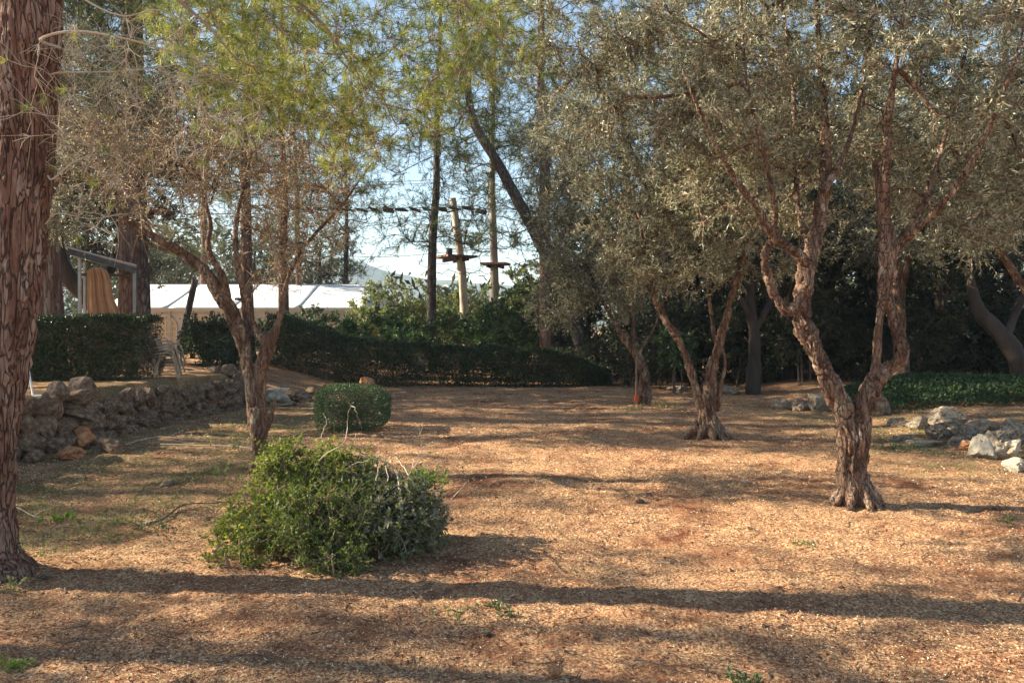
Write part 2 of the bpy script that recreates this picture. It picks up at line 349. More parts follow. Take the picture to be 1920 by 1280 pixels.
base = np.array([[1, 0, 0], [-1, 0, 0], [0, 1, 0], [0, -1, 0], [0, 0, 1], [0, 0, -1]], float)
bf = np.array([[0, 2, 4], [2, 1, 4], [1, 3, 4], [3, 0, 4], [2, 0, 5], [1, 2, 5], [3, 1, 5], [0, 3, 5]])
sc_ = (.005 + .012 * rg.random(n_) ** 2)[:, None, None] * (1 + .5 * rg.normal(size=(n_, 6, 1)).clip(-1, 1))
v = base[None] * sc_ * np.array([1.2, 1, .6]) + np.stack([x, y, gz(x, y)], -1)[:, None]
mb.add(v, (np.arange(n_)[:, None, None] * 6 + bf[None]).reshape(-1, 3), np.repeat(rg.random(n_) * .45, 6))
tag(mb.build('earth_clods', M['chip']), 'small reddish clods and pebbles scattered over the clearing', 'clods', kind='stuff')
x, y = scatter_ground(34000); n_ = len(x); k = rg.random(n_) < np.clip(.5 + 2.0 * fbm(np.stack([x * .9, y * 2.2, 0 * x + 3], -1), 3, 19), .05, 1); x, y = x[k], y[k]; n_ = len(x)
d = rg.normal(size=(n_, 3)); d[:, 2] *= .25
tag(MB().leaves(np.stack([x, y, gz(x, y) + .008], -1), d, (.012 + .03 * rg.random(n_)) * np.clip(y / 6, .8, 1.6), .007, rg, tint=rg.random(n_) * .28, up=1.2).build('dark_litter', M['chip']), 'dark brown bark flakes and rotted needles drifted over the clearing', 'litter', kind='stuff')
x, y = scatter_ground(1500, yr=(2.9, 17)); n_ = len(x); a_ = rg.random(n_) * 6.283; L_ = (.04 + .16 * rg.random(n_) ** 2)[:, None]; dx = np.stack([np.cos(a_), np.sin(a_)], -1); q_ = []
for t_ in (-.5, -.15, .2, .5):
    c_ = np.stack([x, y], -1) + dx * L_ * t_ + rg.normal(size=(n_, 2)) * L_ * .07; q_.append(np.column_stack([c_, gz(c_[:, 0], c_[:, 1]) + .006]))
tag(MB().twigs(np.stack(q_, 1), np.linspace(.003, .0016, 4)).build('twig_litter', M['twig_dark']), 'short broken twigs lying all over the clearing', 'twigs', kind='stuff')
# grass, thin and patchy
def blades(x, y, n, h, spread, rng, mb, tint=None):
    N = len(x) * n; bx = np.repeat(x, n) + rng.normal(size=N) * spread; by = np.repeat(y, n) + rng.normal(size=N) * spread
    d = rng.normal(size=(N, 3)) * .55; d[:, 2] = 1
    mb.needles(np.stack([bx, by, gz(bx, by) - .005], -1), d, h * (.4 + rng.random(N)), .006, rng, tint)
x, y = scatter_ground(9000, power=.75); k = (rg.random(len(x)) < grow_mask(x, y) * np.clip(.45 + 2.2 * fbm(np.stack([x * 1.1, y * 1.1, 0 * x], -1), 2, 12), 0, 1)); x, y = x[k], y[k]
mb = MB(); blades(x, y, 9, .06, .035, rg, mb)
n_ = len(x) * 3; px_ = np.repeat(x, 3) + rg.normal(size=n_) * .05; py_ = np.repeat(y, 3) + rg.normal(size=n_) * .05
d = rg.normal(size=(n_, 3)); d[:, 2] = np.abs(d[:, 2]) * .6
mb.leaves(np.stack([px_, py_, gz(px_, py_) + .01], -1), d, .035, .016, rg, tint=rg.random(n_) * .5, up=1)
tag(mb.build('grass', M['grass']), 'thin patchy grass and small weeds at the edges of the clearing', 'grass', kind='stuff')

# ------------------------------------------------------------------ rocks
def rock_mesh(seed, mt, flat=.7, sub=3, rough=.36):
    import bmesh
    bm = bmesh.new(); bmesh.ops.create_icosphere(bm, subdivisions=sub, radius=.5)
    v = np.array([q.co[:] for q in bm.verts]); f = np.array([[q.index for q in fa.verts] for fa in bm.faces]); bm.free()
    d = norm(v); r = .5 * (1 + rough * 2.4 * vnoise(d * 1.3 + seed * 7.1, seed) + rough * 1.2 * vnoise(d * 3.1 + seed, seed + 3) + rough * .9 * vnoise(d * 7 + seed, seed + 5) + rough * .5 * vnoise(d * 15 + seed, seed + 6))
    v = d * r[:, None]
    rr = np.random.default_rng(seed)
    for _ in range(7):                                          # broken faces
        nrm = norm(rr.normal(size=3)); c = .30 + .1 * rr.random(); t = v @ nrm; v = v - np.maximum(t - c, 0)[:, None] * nrm * .9
    v = v / (v.max(0) - v.min(0)) ; v = v - (v.max(0) + v.min(0)) / 2
    mb = MB().add(v, f); return mb.mesh('rock', mt)
def rock_obj(me, name, c, size, rng, parent=None, tilt=.25):
    o = bpy.data.objects.new(name, me); C.objects.link(o)
    o.location = [float(q) for q in c]; o.scale = [float(q) for q in size]
    o.rotation_euler = (rng.normal() * tilt, rng.normal() * tilt, rng.random() * 6.28 if parent is not None or True else 0)
    if parent is not None: o.parent = parent
    return o
WR = [rock_mesh(10 + q, M['rock_dark'], sub=3 if q < 4 else 2) for q in range(12)] + [rock_mesh(40, M['rock_red'], sub=2)]
rr = np.random.default_rng(21)
wall = empty('dry_stone_wall', (-5.6, 9.0, 0), 'low dry stone retaining wall below the left hedge, running back in shade', 'wall')
for (y0, y1, sz) in ((6.6, 10.6, .33), (10.6, 15.9, .20)):
    h_tot = .60 if y0 < 10 else .46
    yy = y0
    while yy < y1:
        hh = -.05; course = 0; wdt = sz * (.75 + .6 * rr.random())
        while hh < h_tot:
            ch = sz * (.55 + .5 * rr.random())
            w2 = wdt * (.8 + .5 * rr.random()); yc = yy + wdt / 2 + rr.normal() * .05
            xc = float(wall_x(yc)) - .10 * (hh / h_tot) + rr.normal() * .035
            o = rock_obj(WR[rr.integers(0, 13) if rr.random() < .5 else rr.integers(0, 12)], 'stone',
                         (xc + 5.6, yc - 9.0, hh + ch * .45 + float(gz(-4.9, yc, False)) * .3), (w2 * .98, w2 * .95, ch * 1.10), rr, wall, .3)
            hh += ch * .82; course += 1
        yy += wdt * .86
for q in range(26):                                             # end of the wall, turning left
    o = rock_obj(WR[rr.integers(0, 12)], 'stone', (.15 - .1 * (q // 6) + rr.normal() * .18 - (q % 6) * .0, 6.6 + (q % 6) * .14 + rr.normal() * .06, .1 + .14 * (q // 6)), np.array([.3, .3, .22]) * (.8 + .4 * rr.random()), rr, wall, .3)

def lone_rock(px, py, wpx, hpx, mt, seed, label, name='rock', depth=.8, tilt=.12, rz=None, group=None):
    z0 = 0.0
    for _ in range(6):
        d = F * (EYE - z0) / (py - HZ); xx = (px - 960) / F * d; z0 = float(gz(xx, d, False))
    w_, h_ = wpx / F * d, hpx / F * d
    r_ = np.random.default_rng(seed)
    o = rock_obj(rock_mesh(seed, mt, sub=4 if wpx > 45 else 3), name, (xx, d + w_ * .3, z0 + h_ * .40), (w_ * 1.05, w_ * depth, h_ * 1.25), r_, None, tilt)
    o.rotation_euler.z = (rz if rz is not None else r_.normal() * .4)
    return tag(o, label, 'rock', group)
RK = M['rock']; RP = M['rock_pale']; RR = M['rock_red']; RD = M['rock_dark']
for a in [
    (125, 862, 54, 24, RR, 61, 'flat rust red stone lying on the ground nearest the big pine'),
    (140, 842, 56, 42, RR, 62, 'pointed orange tan stone standing beside the flat red one'),
    (196, 852, 66, 32, RD, 63, 'dark brown stone right of the pointed orange one'),
    (262, 806, 60, 26, RD, 64, 'low rounded grey stone fallen at the foot of the wall'),
    (60, 868, 40, 26, RD, 65, 'small dark stone beside the pine trunk below the wall'),
    (308, 782, 30, 13, RK, 66, 'small grey stone in the shade before the far wall stretch'),
    (384, 778, 26, 12, RK, 67, 'little pale stone in the shaded grass near the wall end'),
    (521, 755, 46, 24, RP, 68, 'rounded beige boulder holding up the pale board'),
    (497, 761, 24, 20, RK, 69, 'small grey stone just left of the beige boulder'),
    (536, 762, 34, 9, RK, 70, 'flat grey stone in front of the beige boulder'),
    (560, 748, 46, 24, RD, 71, 'dark brown rock right of the board'),
    (578, 741, 30, 18, RD, 72, 'small dark rock at the right end of the board cluster'),
    (585, 763, 14, 6, RP, 73, 'tiny pale stone left of the clipped round bush'),
    (686, 729, 30, 22, RR, 74, 'pinkish brown rock at the foot of the long hedge'),
    (1465, 769, 38, 20, RK, 75, 'rounded tan rock at the far right edge of the clearing, leftmost there'),
    (1508, 771, 38, 22, RK, 76, 'craggy grey rock just left of the forked olive trunk'),
    (1534, 772, 34, 34, RK, 77, 'upright pitted grey rock touching the forked olive limb in view'),
    (1645, 780, 66, 42, RD, 78, 'large dark boulder right behind the forked olive trunk'),
    (1729, 806, 46, 26, RK, 79, 'smooth oval brown grey rock in front of the ivy mound'),
    (1786, 802, 78, 40, RK, 80, 'big layered grey rock rising before the ivy mound'),
    (1770, 822, 56, 26, RK, 81, 'low grey rock below the layered one'),
    (1822, 828, 52, 32, RK, 82, 'stubby grey rock right of the layered one'),
    (1868, 824, 84, 40, RK, 83, 'long pitted grey rock against the right ivy edge'),
    (1912, 822, 60, 46, RK, 84, 'tall grey rock cut by the right picture edge'),
    (1700, 828, 46, 12, RK, 85, 'nearly buried flat stone left of the low grey rock'),
    (1822, 844, 44, 18, RR, 86, 'orange stained flat stone left of the white rock'),
    (1856, 860, 66, 42, RP, 87, 'white sunlit rock, the brightest at the right edge'),
    (1898, 862, 58, 34, RP, 88, 'pale cream rock right of the white one'),
    (1912, 884, 46, 24, RP, 89, 'small cream rock lowest at the right edge'),
    (1872, 838, 60, 30, RK, 98, 'grey white pitted rock directly above the white sunlit one'),
    (1800, 836, 50, 18, RK, 99, 'broken grey stone left of the orange stained flat one'),
    (1745, 838, 70, 10, RK, 110, 'thin flat ledge of stone in the grass, left end of the rock row'),
    (1690, 800, 40, 16, RK, 111, 'low shaded stone at the left tip of the ivy'),
    (1270, 735, 36, 12, RK, 90, 'flat pale rock in shade right of the slim far olive'),
    (1370, 740, 40, 16, RK, 91, 'dim grey rock behind the twisted middle olive'),
    (910, 1192, 28, 9, RK, 92, 'flat grey pebble half sunk in the foreground earth'),
    (1041, 1268, 32, 22, RR, 93, 'pinkish lump of stone at the bottom edge of the picture'),
    (82, 1083, 22, 10, RK, 94, 'small grey stone by the root of the big pine'),
    (1200, 942, 18, 7, RD, 95, 'small brown stone alone in the sunlit middle ground'),
    (236, 1241, 18, 8, RR, 96, 'tiny brown stone in the lower left foreground'),
    (728, 1246, 20, 10, RR, 97, 'brown stone low in the foreground left of the centre'),
]: lone_rock(*a)
# ------------------------------------------------------------------ plants: a skeleton grown towards points spread through the crown
def ell(px, py, d, rx, ry, rd): return (W(px, py, d), np.array([rx / F * d, rd, ry / F * d]))
def sample(ells, n, rng, shell=.45):
    vol = np.array([np.prod(e[1]) for e in ells]) ** .8; w_ = vol / vol.sum()
    out = []
    for (c, r), k in zip(ells, rng.multinomial(n, w_)):
        d = norm(rng.normal(size=(k, 3))); q = (shell + (1 - shell) * rng.random(k)) ** .6 if shell else rng.random(k) ** (1 / 3)
        out.append(np.asarray(c) + d * q[:, None] * r)
    return np.concatenate(out)
class Skel:
    def __init__(s): s.p = []; s.par = []; s.r = []; s.br = []
    def limb(s, P, r, attach=None):
        idx = []
        prev = -1 if attach is None else attach
        for q, a in zip(P, np.broadcast_to(r, (len(P),))):
            s.p.append(np.array(q, float)); s.par.append(prev); s.r.append(a); prev = len(s.p) - 1; idx.append(prev)
        return idx
    def grow(s, T, rng, up=.25, step=.16, minz=None, start=0, wig=.05, maxlen=9):
        P0 = np.array(s.p); dist = np.array([np.min(np.linalg.norm(P0[start:] - t, axis=1)) for t in T]); T = T[np.argsort(dist)]
        buf = np.zeros((60000, 3)); n = len(s.p); buf[:n] = P0; ends = []
        for t in T:
            dd = np.linalg.norm(buf[start:n] - t, axis=1) + .25 * np.maximum(buf[start:n, 2] - t[2], 0); a = start + int(np.argmin(dd)); L = np.linalg.norm(t - buf[a])
            if L > maxlen: continue
            m = max(2, int(L / step)); A = buf[a]; pa = s.par[a]; dr = norm(A - buf[pa]) if pa >= 0 else np.array([0, 0, 1.])
            Q = A + dr * L * .35 + np.array([0, 0, up * L]); u = np.linspace(0, 1, m + 1)[1:, None]
            path = (1 - u) ** 2 * A + 2 * u * (1 - u) * Q + u ** 2 * t + rng.normal(size=(m, 3)) * wig * L * (u * (1 - u)) * 2
            prev = a; ids = [a]
            for q in path:
                if n >= 59990: break
                buf[n] = q; s.p.append(q.copy()); s.par.append(prev); s.r.append(0); prev = n; ids.append(n); n += 1
            s.br.append(ids); ends.append(ids)
        return ends
    def radii(s, tip, exp=.5, cap=.2):
        n = len(s.p); c = np.zeros(n); ch = np.zeros(n, int)
        for a in s.par:
            if a >= 0: ch[a] += 1
        c[ch == 0] = 1
        for k in range(n - 1, -1, -1):
            if s.par[k] >= 0: c[s.par[k]] += c[k]
        r = np.minimum(tip * np.maximum(c, 1) ** exp, cap); R0 = np.array(s.r)
        return np.where(R0 > 0, R0, r)
    def tubes(s, mb, rad, tint=.5, lim=.10):
        P = np.array(s.p)
        for ids in s.br:
            r = rad[ids].copy(); r[0] = min(r[0], r[1] * 1.25); n = 8 if r[1] > .02 else (5 if r[1] > .008 else 4)
            mb.tube(P[ids], np.minimum(r, lim), n, tint, cap=False)
def twig_set(sk, ends, rng, per, L, outer=.4, k=4, droop=.1, spread=.9):
    """twigs sprouting from the outer part of each branch"""
    P = np.array(sk.p); S = []; D = []
    for ids in ends:
        m = len(ids); lo = int(m * outer); c = rng.integers(max(lo, 1), m, per) if m > 1 else np.zeros(per, int); c = np.minimum(c, m - 1)
        a = P[np.array(ids)[c]]; t = norm(P[ids[-1]] - P[ids[max(0, m - 4)]] + 1e-6)
        S.append(a); D.append(np.repeat(t[None], per, 0))
    S = np.concatenate(S); D = norm(np.concatenate(D) + rng.normal(size=S.shape) * spread); N = len(S)
    l = L * (.5 + .8 * rng.random(N))[:, None]
    out = [S]; cur = S; d = D
    for j in range(1, k):
        d = norm(d + rng.normal(size=d.shape) * .22 + np.array([0, 0, -droop])); cur = cur + d * l / (k - 1); out.append(cur)
    return np.stack(out, 1)
def on_twigs(Tw, rng, m, lo=.15):
    N, k, _ = Tw.shape; t = (lo + (1 - lo) * rng.random((N, m))) * (k - 1 - 1e-4); i = t.astype(int); f = (t - i)[..., None]
    a = np.take_along_axis(Tw, i[..., None].repeat(3, -1), 1); b = np.take_along_axis(Tw, (i + 1)[..., None].repeat(3, -1), 1)
    return (a + (b - a) * f).reshape(-1, 3), norm(b - a).reshape(-1, 3)
def foliage(mb, Tw, rng, m, L, Wd, side=.8, up=0., zt=0, lo=.15):
    p, d = on_twigs(Tw, rng, m, lo); N = len(p); dd = d * .6 + norm(rng.normal(size=(N, 3))) * side; dd[:, 2] += zt
    t = np.repeat(rng.random(len(Tw)), m) * .5 + rng.random(N) * .5
    mb.leaves(p, dd, L * (.6 + .6 * rng.random(N)), Wd * (.7 + .5 * rng.random(N)), rng, t, up=up)
def tufts(mb, Tw, rng, m, L, Wd, lo=.45, side=.75):
    p, d = on_twigs(Tw, rng, m, lo); N = len(p)
    t = np.repeat(rng.random(len(Tw)) ** 1.2, m) * .75 + rng.random(N) * .25
    mb.needles(p, d * .8 + norm(rng.normal(size=(N, 3))) * side, L * (.7 + .5 * rng.random(N)), Wd, rng, t)

def gnarl(limbs, mt, name, parent, vox=.012, amp=.018, seed=0, twist=1.5):
    """limbs: list of (points, radii) merged into one skin, then fluted like old bark"""
    mb = MB()
    for P, r in limbs: mb.tube(P, r, 14)
    me = mb.mesh('tmp', mt); o = bpy.data.objects.new('tmp', me); C.objects.link(o)
    m = o.modifiers.new('r', 'REMESH'); m.mode = 'VOXEL'; m.voxel_size = vox
    m2 = o.modifiers.new('s', 'SMOOTH'); m2.iterations = 6; m2.factor = .5
    bpy.context.view_layer.update()
    dg = bpy.context.evaluated_depsgraph_get(); ev = o.evaluated_get(dg); m3 = bpy.data.meshes.new_from_object(ev)
    n = len(m3.vertices); v = np.zeros(n * 3); m3.vertices.foreach_get('co', v); v = v.reshape(-1, 3)
    nn = np.zeros(n * 3); m3.vertices.foreach_get('normal', nn); nn = nn.reshape(-1, 3)
    c = np.concatenate([P for P, r in limbs]); rr_ = np.concatenate([np.broadcast_to(r, (len(P),)) for P, r in limbs]); loc = np.zeros(n)
    for s0 in range(0, n, 4000):
        dd = np.linalg.norm(v[s0:s0 + 4000, None] - c[None], axis=2); loc[s0:s0 + 4000] = rr_[dd.argmin(1)]
    ax0 = limbs[0][0].mean(0); a = v[:, 2] * twist; u0, u1 = v[:, 0] - ax0[0], v[:, 1] - ax0[1]; x = u0 * np.cos(a) - u1 * np.sin(a); y_ = u0 * np.sin(a) + u1 * np.cos(a)
    q = np.stack([x * 13, y_ * 13, v[:, 2] * 2.4], -1)
    rid = np.abs(vnoise(q, seed)) * 2; k = np.clip(loc / .12, .2, 1.6)
    cr = vnoise(np.stack([x * 22 + 3 * vnoise(v * 5, seed + 8), y_ * 22, v[:, 2] * 3.2], -1), seed + 7); cr2 = vnoise(np.stack([x * 50, y_ * 50, v[:, 2] * 6], -1), seed + 9)
    dsp = amp * k * (-1.3 * np.exp(-(cr / .07) ** 2) - .5 * np.exp(-(cr2 / .09) ** 2) + .25 +(.5 - rid) * 1.3 + 1.3 * vnoise(v * 6.5, seed + 2) + .7 * vnoise(v * np.array([24, 24, 14]), seed + 3) + .9 * vnoise(np.stack([x * 40, y_ * 40, v[:, 2] * 7], -1), seed + 4))
    v = v + nn * dsp[:, None]
    f = np.zeros(len(m3.loops), np.int32); m3.loops.foreach_get('vertex_index', f)
    cn = np.zeros(len(m3.polygons), np.int32); m3.polygons.foreach_get('loop_total', cn)
    bpy.data.objects.remove(o); bpy.data.meshes.remove(me)
    out = MB(); st = np.concatenate([[0], np.cumsum(cn)[:-1]])
    q4 = st[cn == 4]; q3 = st[cn == 3]
    out.add(v, f[q4[:, None] + np.arange(4)])
    if len(q3): out.f.append(f[q3[:, None] + np.arange(3)]); out.m.append(np.zeros(len(q3), np.int32))
    bpy.data.meshes.remove(m3)
    return out.build(name, mt, parent, smooth=True)

def px_limb(pts, d, n=24):
    """pts rows (px, py, width px[, depth offset m]) -> resampled points and radii"""
    A = np.array([list(p) + [0] * (4 - len(p)) for p in pts], float); A = spline(A, n)
    P = np.array([W(a, b, d + e) for a, b, _, e in A]); r = np.maximum(A[:, 2], 1) / 2 / F * d * .68
    return P, r

def olive(name, label, d, limbs, ells, K, twp, lpt, seed, leafmat='olive_leaf', group=None, leafL=.058, leafW=.014, thick=5, vox=.0095, amp=.02, twL=.26, up=.15, roots=None, tip=.0046, cat='olive tree', droop=.12, twr=.0022, gr_rad=None):
    rng = np.random.default_rng(seed)
    b = px_limb(limbs[0], d)[0][0]; root = empty(name, (b[0], b[1], gz(b[0], b[1], False)), label, cat, group)
    sk = Skel(); fat = []
    for L in limbs:
        P, r = px_limb(L, d, 26); fat.append((P, r))
    if roots:
        for (dx, dy, rw) in roots:
            a = fat[0][0][0]; g0 = float(gz(a[0] + dx, a[1] + dy, False))
            fat.append((spline(np.array([[a[0], a[1], g0 + .28], [a[0] + dx * .5, a[1] + dy * .5, g0 + .10], [a[0] + dx, a[1] + dy, g0 - .04]]), 8), np.linspace(rw * 1.1, rw * .35, 8)))
    gnarl(fat, M['bark_olive'], 'trunk', root, vox=vox, amp=amp, seed=seed)
    for q, (P, r) in enumerate(fat[:len(limbs)]): sk.limb(P[8 if q == 0 else 6:], r[8 if q == 0 else 6:])
    ends = sk.grow(sample(ells, K, rng, .2), rng, up=up, start=10, wig=.10)
    rad = sk.radii(tip, .52, .035); mb = MB(); sk.tubes(mb, rad)
    mb.build('branches', M['bark_olive'], root, smooth=True, kind='stuff')
    Tw = twig_set(sk, ends, rng, twp, twL, outer=.35, droop=droop)
    m2 = MB().twigs(Tw, np.linspace(twr * 1.4, twr * .6, 4)); m2.build('twigs', M['twig'], root, kind='stuff')
    m3 = MB(); foliage(m3, Tw, rng, lpt, leafL, leafW)
    m3.build('foliage', M[leafmat], root, kind='stuff')
    return root

# forked olive, nearest on the right
olive('forked_olive_tree', 'large forked olive with a V shaped trunk, nearest tree on the right', 6.85, [
    [(1605, 972, 100), (1602, 935, 84), (1598, 880, 72), (1598, 820, 78), (1602, 785, 60)],
    [(1592, 830, 46), (1580, 770, 54), (1552, 715, 50), (1528, 660, 48), (1508, 610, 50), (1505, 565, 44), (1512, 510, 44), (1528, 450, 40, .1), (1540, 380, 36, .15), (1550, 310, 30, .2), (1545, 200, 22, .3), (1535, 80, 17, .4), (1528, -80, 12, .5)],
    [(1612, 830, 44), (1618, 775, 50), (1640, 715, 46), (1668, 688, 36), (1692, 668, 34, -.05), (1680, 610, 28), (1664, 560, 34), (1664, 500, 36), (1668, 455, 36), (1660, 400, 26), (1660, 300, 22, -.1), (1668, 200, 18, -.2), (1690, 60, 12, -.3), (1700, -60, 8, -.3)],
    [(1640, 715, 24), (1646, 640, 20), (1652, 560, 22), (1655, 470, 22), (1650, 380, 18), (1640, 300, 14)],
    [(1668, 480, 28), (1692, 450, 26), (1740, 410, 20, -.2), (1800, 340, 17, -.4), (1850, 250, 14, -.5), (1890, 150, 10, -.6), (1930, 20, 7, -.6)],
    [(1680, 465, 20), (1720, 400, 18, .3), (1760, 300, 15, .5), (1785, 200, 12, .6), (1820, 60, 8, .7)],
    [(1508, 572, 34), (1478, 580, 34), (1452, 556, 26), (1440, 520, 22, -.05), (1434, 480, 21, -.1), (1446, 452, 20, -.1)],
    [(1515, 500, 28), (1488, 470, 26, -.1), (1448, 440, 26, -.2), (1420, 390, 20, -.3), (1385, 345, 16, -.4), (1330, 250, 12, -.6), (1280, 130, 8, -.7)],
    [(1450, 440, 18), (1452, 380, 15, -.1), (1430, 280, 12, -.2), (1400, 150, 9, -.3), (1390, 0, 6, -.3)],
    [(1525, 470, 22), (1498, 400, 18, .3), (1492, 300, 15, .5), (1488, 180, 12, .6), (1470, 30, 8, .7)],
    [(1545, 360, 20), (1590, 270, 14, .2), (1620, 150, 10, .3), (1640, 0, 7, .4)],
], [ell(1250, 140, 6.9, 200, 200, .8), ell(1480, 90, 7.4, 230, 220, 1.3), ell(1740, 130, 7.2, 230, 220, 1.3), ell(1640, 320, 7.9, 250, 120, .8), ell(1370, 320, 7.4, 160, 120, .8), ell(1860, 380, 7.4, 130, 120, .8), ell(1500, -140, 7.4, 420, 130, 1.5), ell(1980, 160, 7.4, 170, 280, 1.3), ell(1080, 60, 7.0, 90, 120, .6)],
    560, 15, 13, 101, roots=[(-.27, -.05, .075), (.24, -.1, .075), (.05, -.24, .07), (-.1, .2, .06), (-.15, -.2, .06), (.17, -.2, .06)], amp=.034)
# twisted olive in the middle
olive('twisted_olive_tree', 'twisted olive with wide knotted foot, second tree from the right', 10.8, [
    [(1328, 828, 62), (1326, 790, 46), (1326, 750, 44), (1332, 715, 34)],
    [(1318, 770, 26), (1300, 715, 22), (1290, 680, 20), (1270, 632, 19), (1242, 590, 18), (1224, 545, 14), (1214, 490, 11), (1200, 420, 8)],
    [(1334, 760, 28), (1332, 705, 28), (1345, 655, 26), (1360, 605, 22), (1374, 550, 17), (1392, 490, 14), (1410, 420, 10)],
    [(1345, 770, 14), (1352, 720, 12), (1360, 680, 10), (1352, 650, 9)],
    [(1340, 640, 12), (1330, 560, 10, .3), (1320, 460, 8, .5)],
], [ell(1200, 350, 10.8, 160, 150, 1.1), ell(1330, 300, 11, 170, 200, 1.2), ell(1120, 230, 10.6, 120, 170, 1), ell(1420, 450, 11, 110, 100, .9), ell(1240, 490, 10.6, 140, 70, .8), ell(1330, 40, 11, 200, 120, 1)],
    360, 15, 13, 102, roots=[(-.42, -.05, .085), (.34, -.08, .08), (.02, -.28, .08), (-.22, -.24, .07), (.2, -.24, .07), (.34, .1, .06)], vox=.011, amp=.036, leafL=.065, leafW=.017)
# slim olive at the back
olive('slim_olive_tree', 'slim olive leaning left, farthest of the trees standing in the clearing', 15.4, [
    [(1212, 762, 38), (1210, 735, 29), (1208, 700, 27), (1196, 668, 24), (1180, 645, 22), (1166, 628, 17), (1150, 600, 12), (1128, 560, 9), (1100, 500, 7)],
    [(1188, 655, 14), (1188, 625, 12), (1184, 570, 6), (1186, 500, 5)],
    [(1198, 665, 9), (1210, 640, 8), (1228, 610, 6), (1250, 540, 5)],
], [ell(1080, 440, 15.4, 105, 120, 1.2), ell(1045, 300, 15.6, 75, 140, 1.1), ell(1140, 540, 15.2, 90, 60, .9), ell(1050, 560, 15.4, 65, 55, .8), ell(1190, 470, 15.6, 100, 110, 1)],
    260, 15, 12, 103, vox=.012, amp=.03, leafL=.075, leafW=.022, twL=.3)
# pruned olive on the left, nearly bare
olive('pruned_olive_tree', 'pruned two stemmed olive with few leaves, behind the heap of cut branches', 8.35, [
    [(490, 895, 42), (488, 860, 40), (486, 800, 46), (482, 765, 46)],
    [(478, 810, 28), (470, 740, 30), (462, 680, 32), (452, 630, 38), (434, 585, 42), (412, 550, 38), (385, 510, 30), (350, 480, 26), (310, 455, 22, -.1), (262, 430, 17, -.15), (232, 405, 15, -.2), (215, 382, 12, -.2), (195, 375, 6, -.2)],
    [(494, 800, 28), (488, 740, 30), (490, 690, 34), (502, 650, 38), (508, 625, 40)],
    [(498, 640, 30), (478, 615, 22), (462, 570, 19), (450, 520, 18), (442, 460, 15), (444, 410, 12, .1), (462, 330, 8, .15), (478, 240, 6, .2)],
    [(512, 630, 28), (526, 590, 16), (534, 540, 13), (556, 485, 12), (585, 445, 10, -.1), (640, 385, 8, -.2), (680, 330, 6, -.2), (710, 290, 4, -.2)],
    [(430, 570, 22), (418, 520, 19), (400, 490, 18), (390, 460, 16), (395, 420, 11), (380, 360, 8), (350, 240, 5)],
    [(300, 452, 17), (275, 425, 14, .1), (262, 380, 10, .15), (240, 330, 6, .2)],
    [(495, 812, 15), (505, 795, 14), (512, 765, 11), (517, 745, 8)],
    [(330, 472, 12), (290, 462, 10, -.05), (255, 442, 8, -.1)],
    [(440, 560, 10), (470, 560, 5), (478, 520, 4), (468, 480, 3)],
], [ell(300, 330, 8.3, 140, 120, 1.0), ell(430, 280, 8.4, 140, 150, 1.1), ell(560, 380, 8.3, 120, 110, .9), ell(620, 290, 8.3, 90, 100, .8), ell(500, 480, 8.4, 70, 60, .5), ell(190, 300, 8.2, 90, 100, .7)],
    230, 11, 4, 104, leafmat='olive_dry', leafL=.034, leafW=.012, twL=.34, up=.2, tip=.0032, amp=.02, roots=[(.14, -.08, .04), (-.14, -.05, .04)], droop=-.02, twr=.0026)
# olive on the terrace
olive('terrace_olive_tree', 'brownish olive crown over the clipped hedge, stem hidden behind the big pine', 11.6, [
    [(22, 700, 50), (30, 640, 40), (45, 560, 36), (70, 480, 28), (100, 400, 20), (130, 300, 14)],
    [(60, 500, 20), (110, 430, 16, -.2), (170, 370, 12, -.3), (220, 300, 8, -.3)],
], [ell(150, 260, 11.6, 120, 130, 1.1), ell(210, 150, 11.8, 130, 120, 1.1), ell(130, 420, 11.4, 75, 60, .7), ell(215, 340, 11.6, 90, 80, .8), ell(60, 100, 11.6, 140, 120, 1.1)],
    240, 10, 12, 105, leafmat='olive_leaf', leafL=.05, leafW=.015, twL=.3)

# ------------------------------------------------------------------ big pine on the left
def pine_trunk(P, r, seed, mt, parent, nseg=150, nring=420, amp=.024, s=30.):
    A = spline(np.column_stack([P, r]), nring); Pt, rt = A[:, :3], A[:, 3]
    T = norm(np.gradient(Pt, axis=0)); U = norm(np.cross(T, [0, 1, 0])); V = np.cross(T, U); a = np.arange(nseg) * 2 * math.pi / nseg
    dirs = np.cos(a)[None, :, None] * U[:, None] + np.sin(a)[None, :, None] * V[:, None]
    S = Pt[:, None] + rt[:, None, None] * dirs
    q = S * np.array([s, s, s * .15]); q = q + .9 * np.stack([vnoise(S * 9, seed), vnoise(S * 9, seed + 1), vnoise(S * 4, seed + 2)], -1)
    dsp = amp * (np.clip(cells(q, seed) * 1.6, 0, .8) - .4) + amp * .6 * (np.clip(cells(q * 2.1 + 5, seed + 9) * 1.6, 0, 1) - .5) * (vnoise(S * 6, seed + 11) + .6) + amp * .8 * vnoise(S * 5, seed + 4) + amp * .4 * vnoise(S * np.array([60, 60, 25]), seed + 6)
    S = S + dirs * dsp[..., None]; n = nseg
    i = np.arange(nring - 1)[:, None] * n; j = np.arange(n)[None]; j2 = (j + 1) % n
    return MB().add(S, np.stack([i + j, i + n + j, i + n + j2, i + j2], -1).reshape(-1, 4)).build('trunk', mt, parent, smooth=True)
b = W(-42, 1080, 5.05)
pine = empty('pine_tree', (b[0], b[1], 0), 'massive red barked pine trunk filling the left edge of the picture', 'pine tree', 'pine trees')
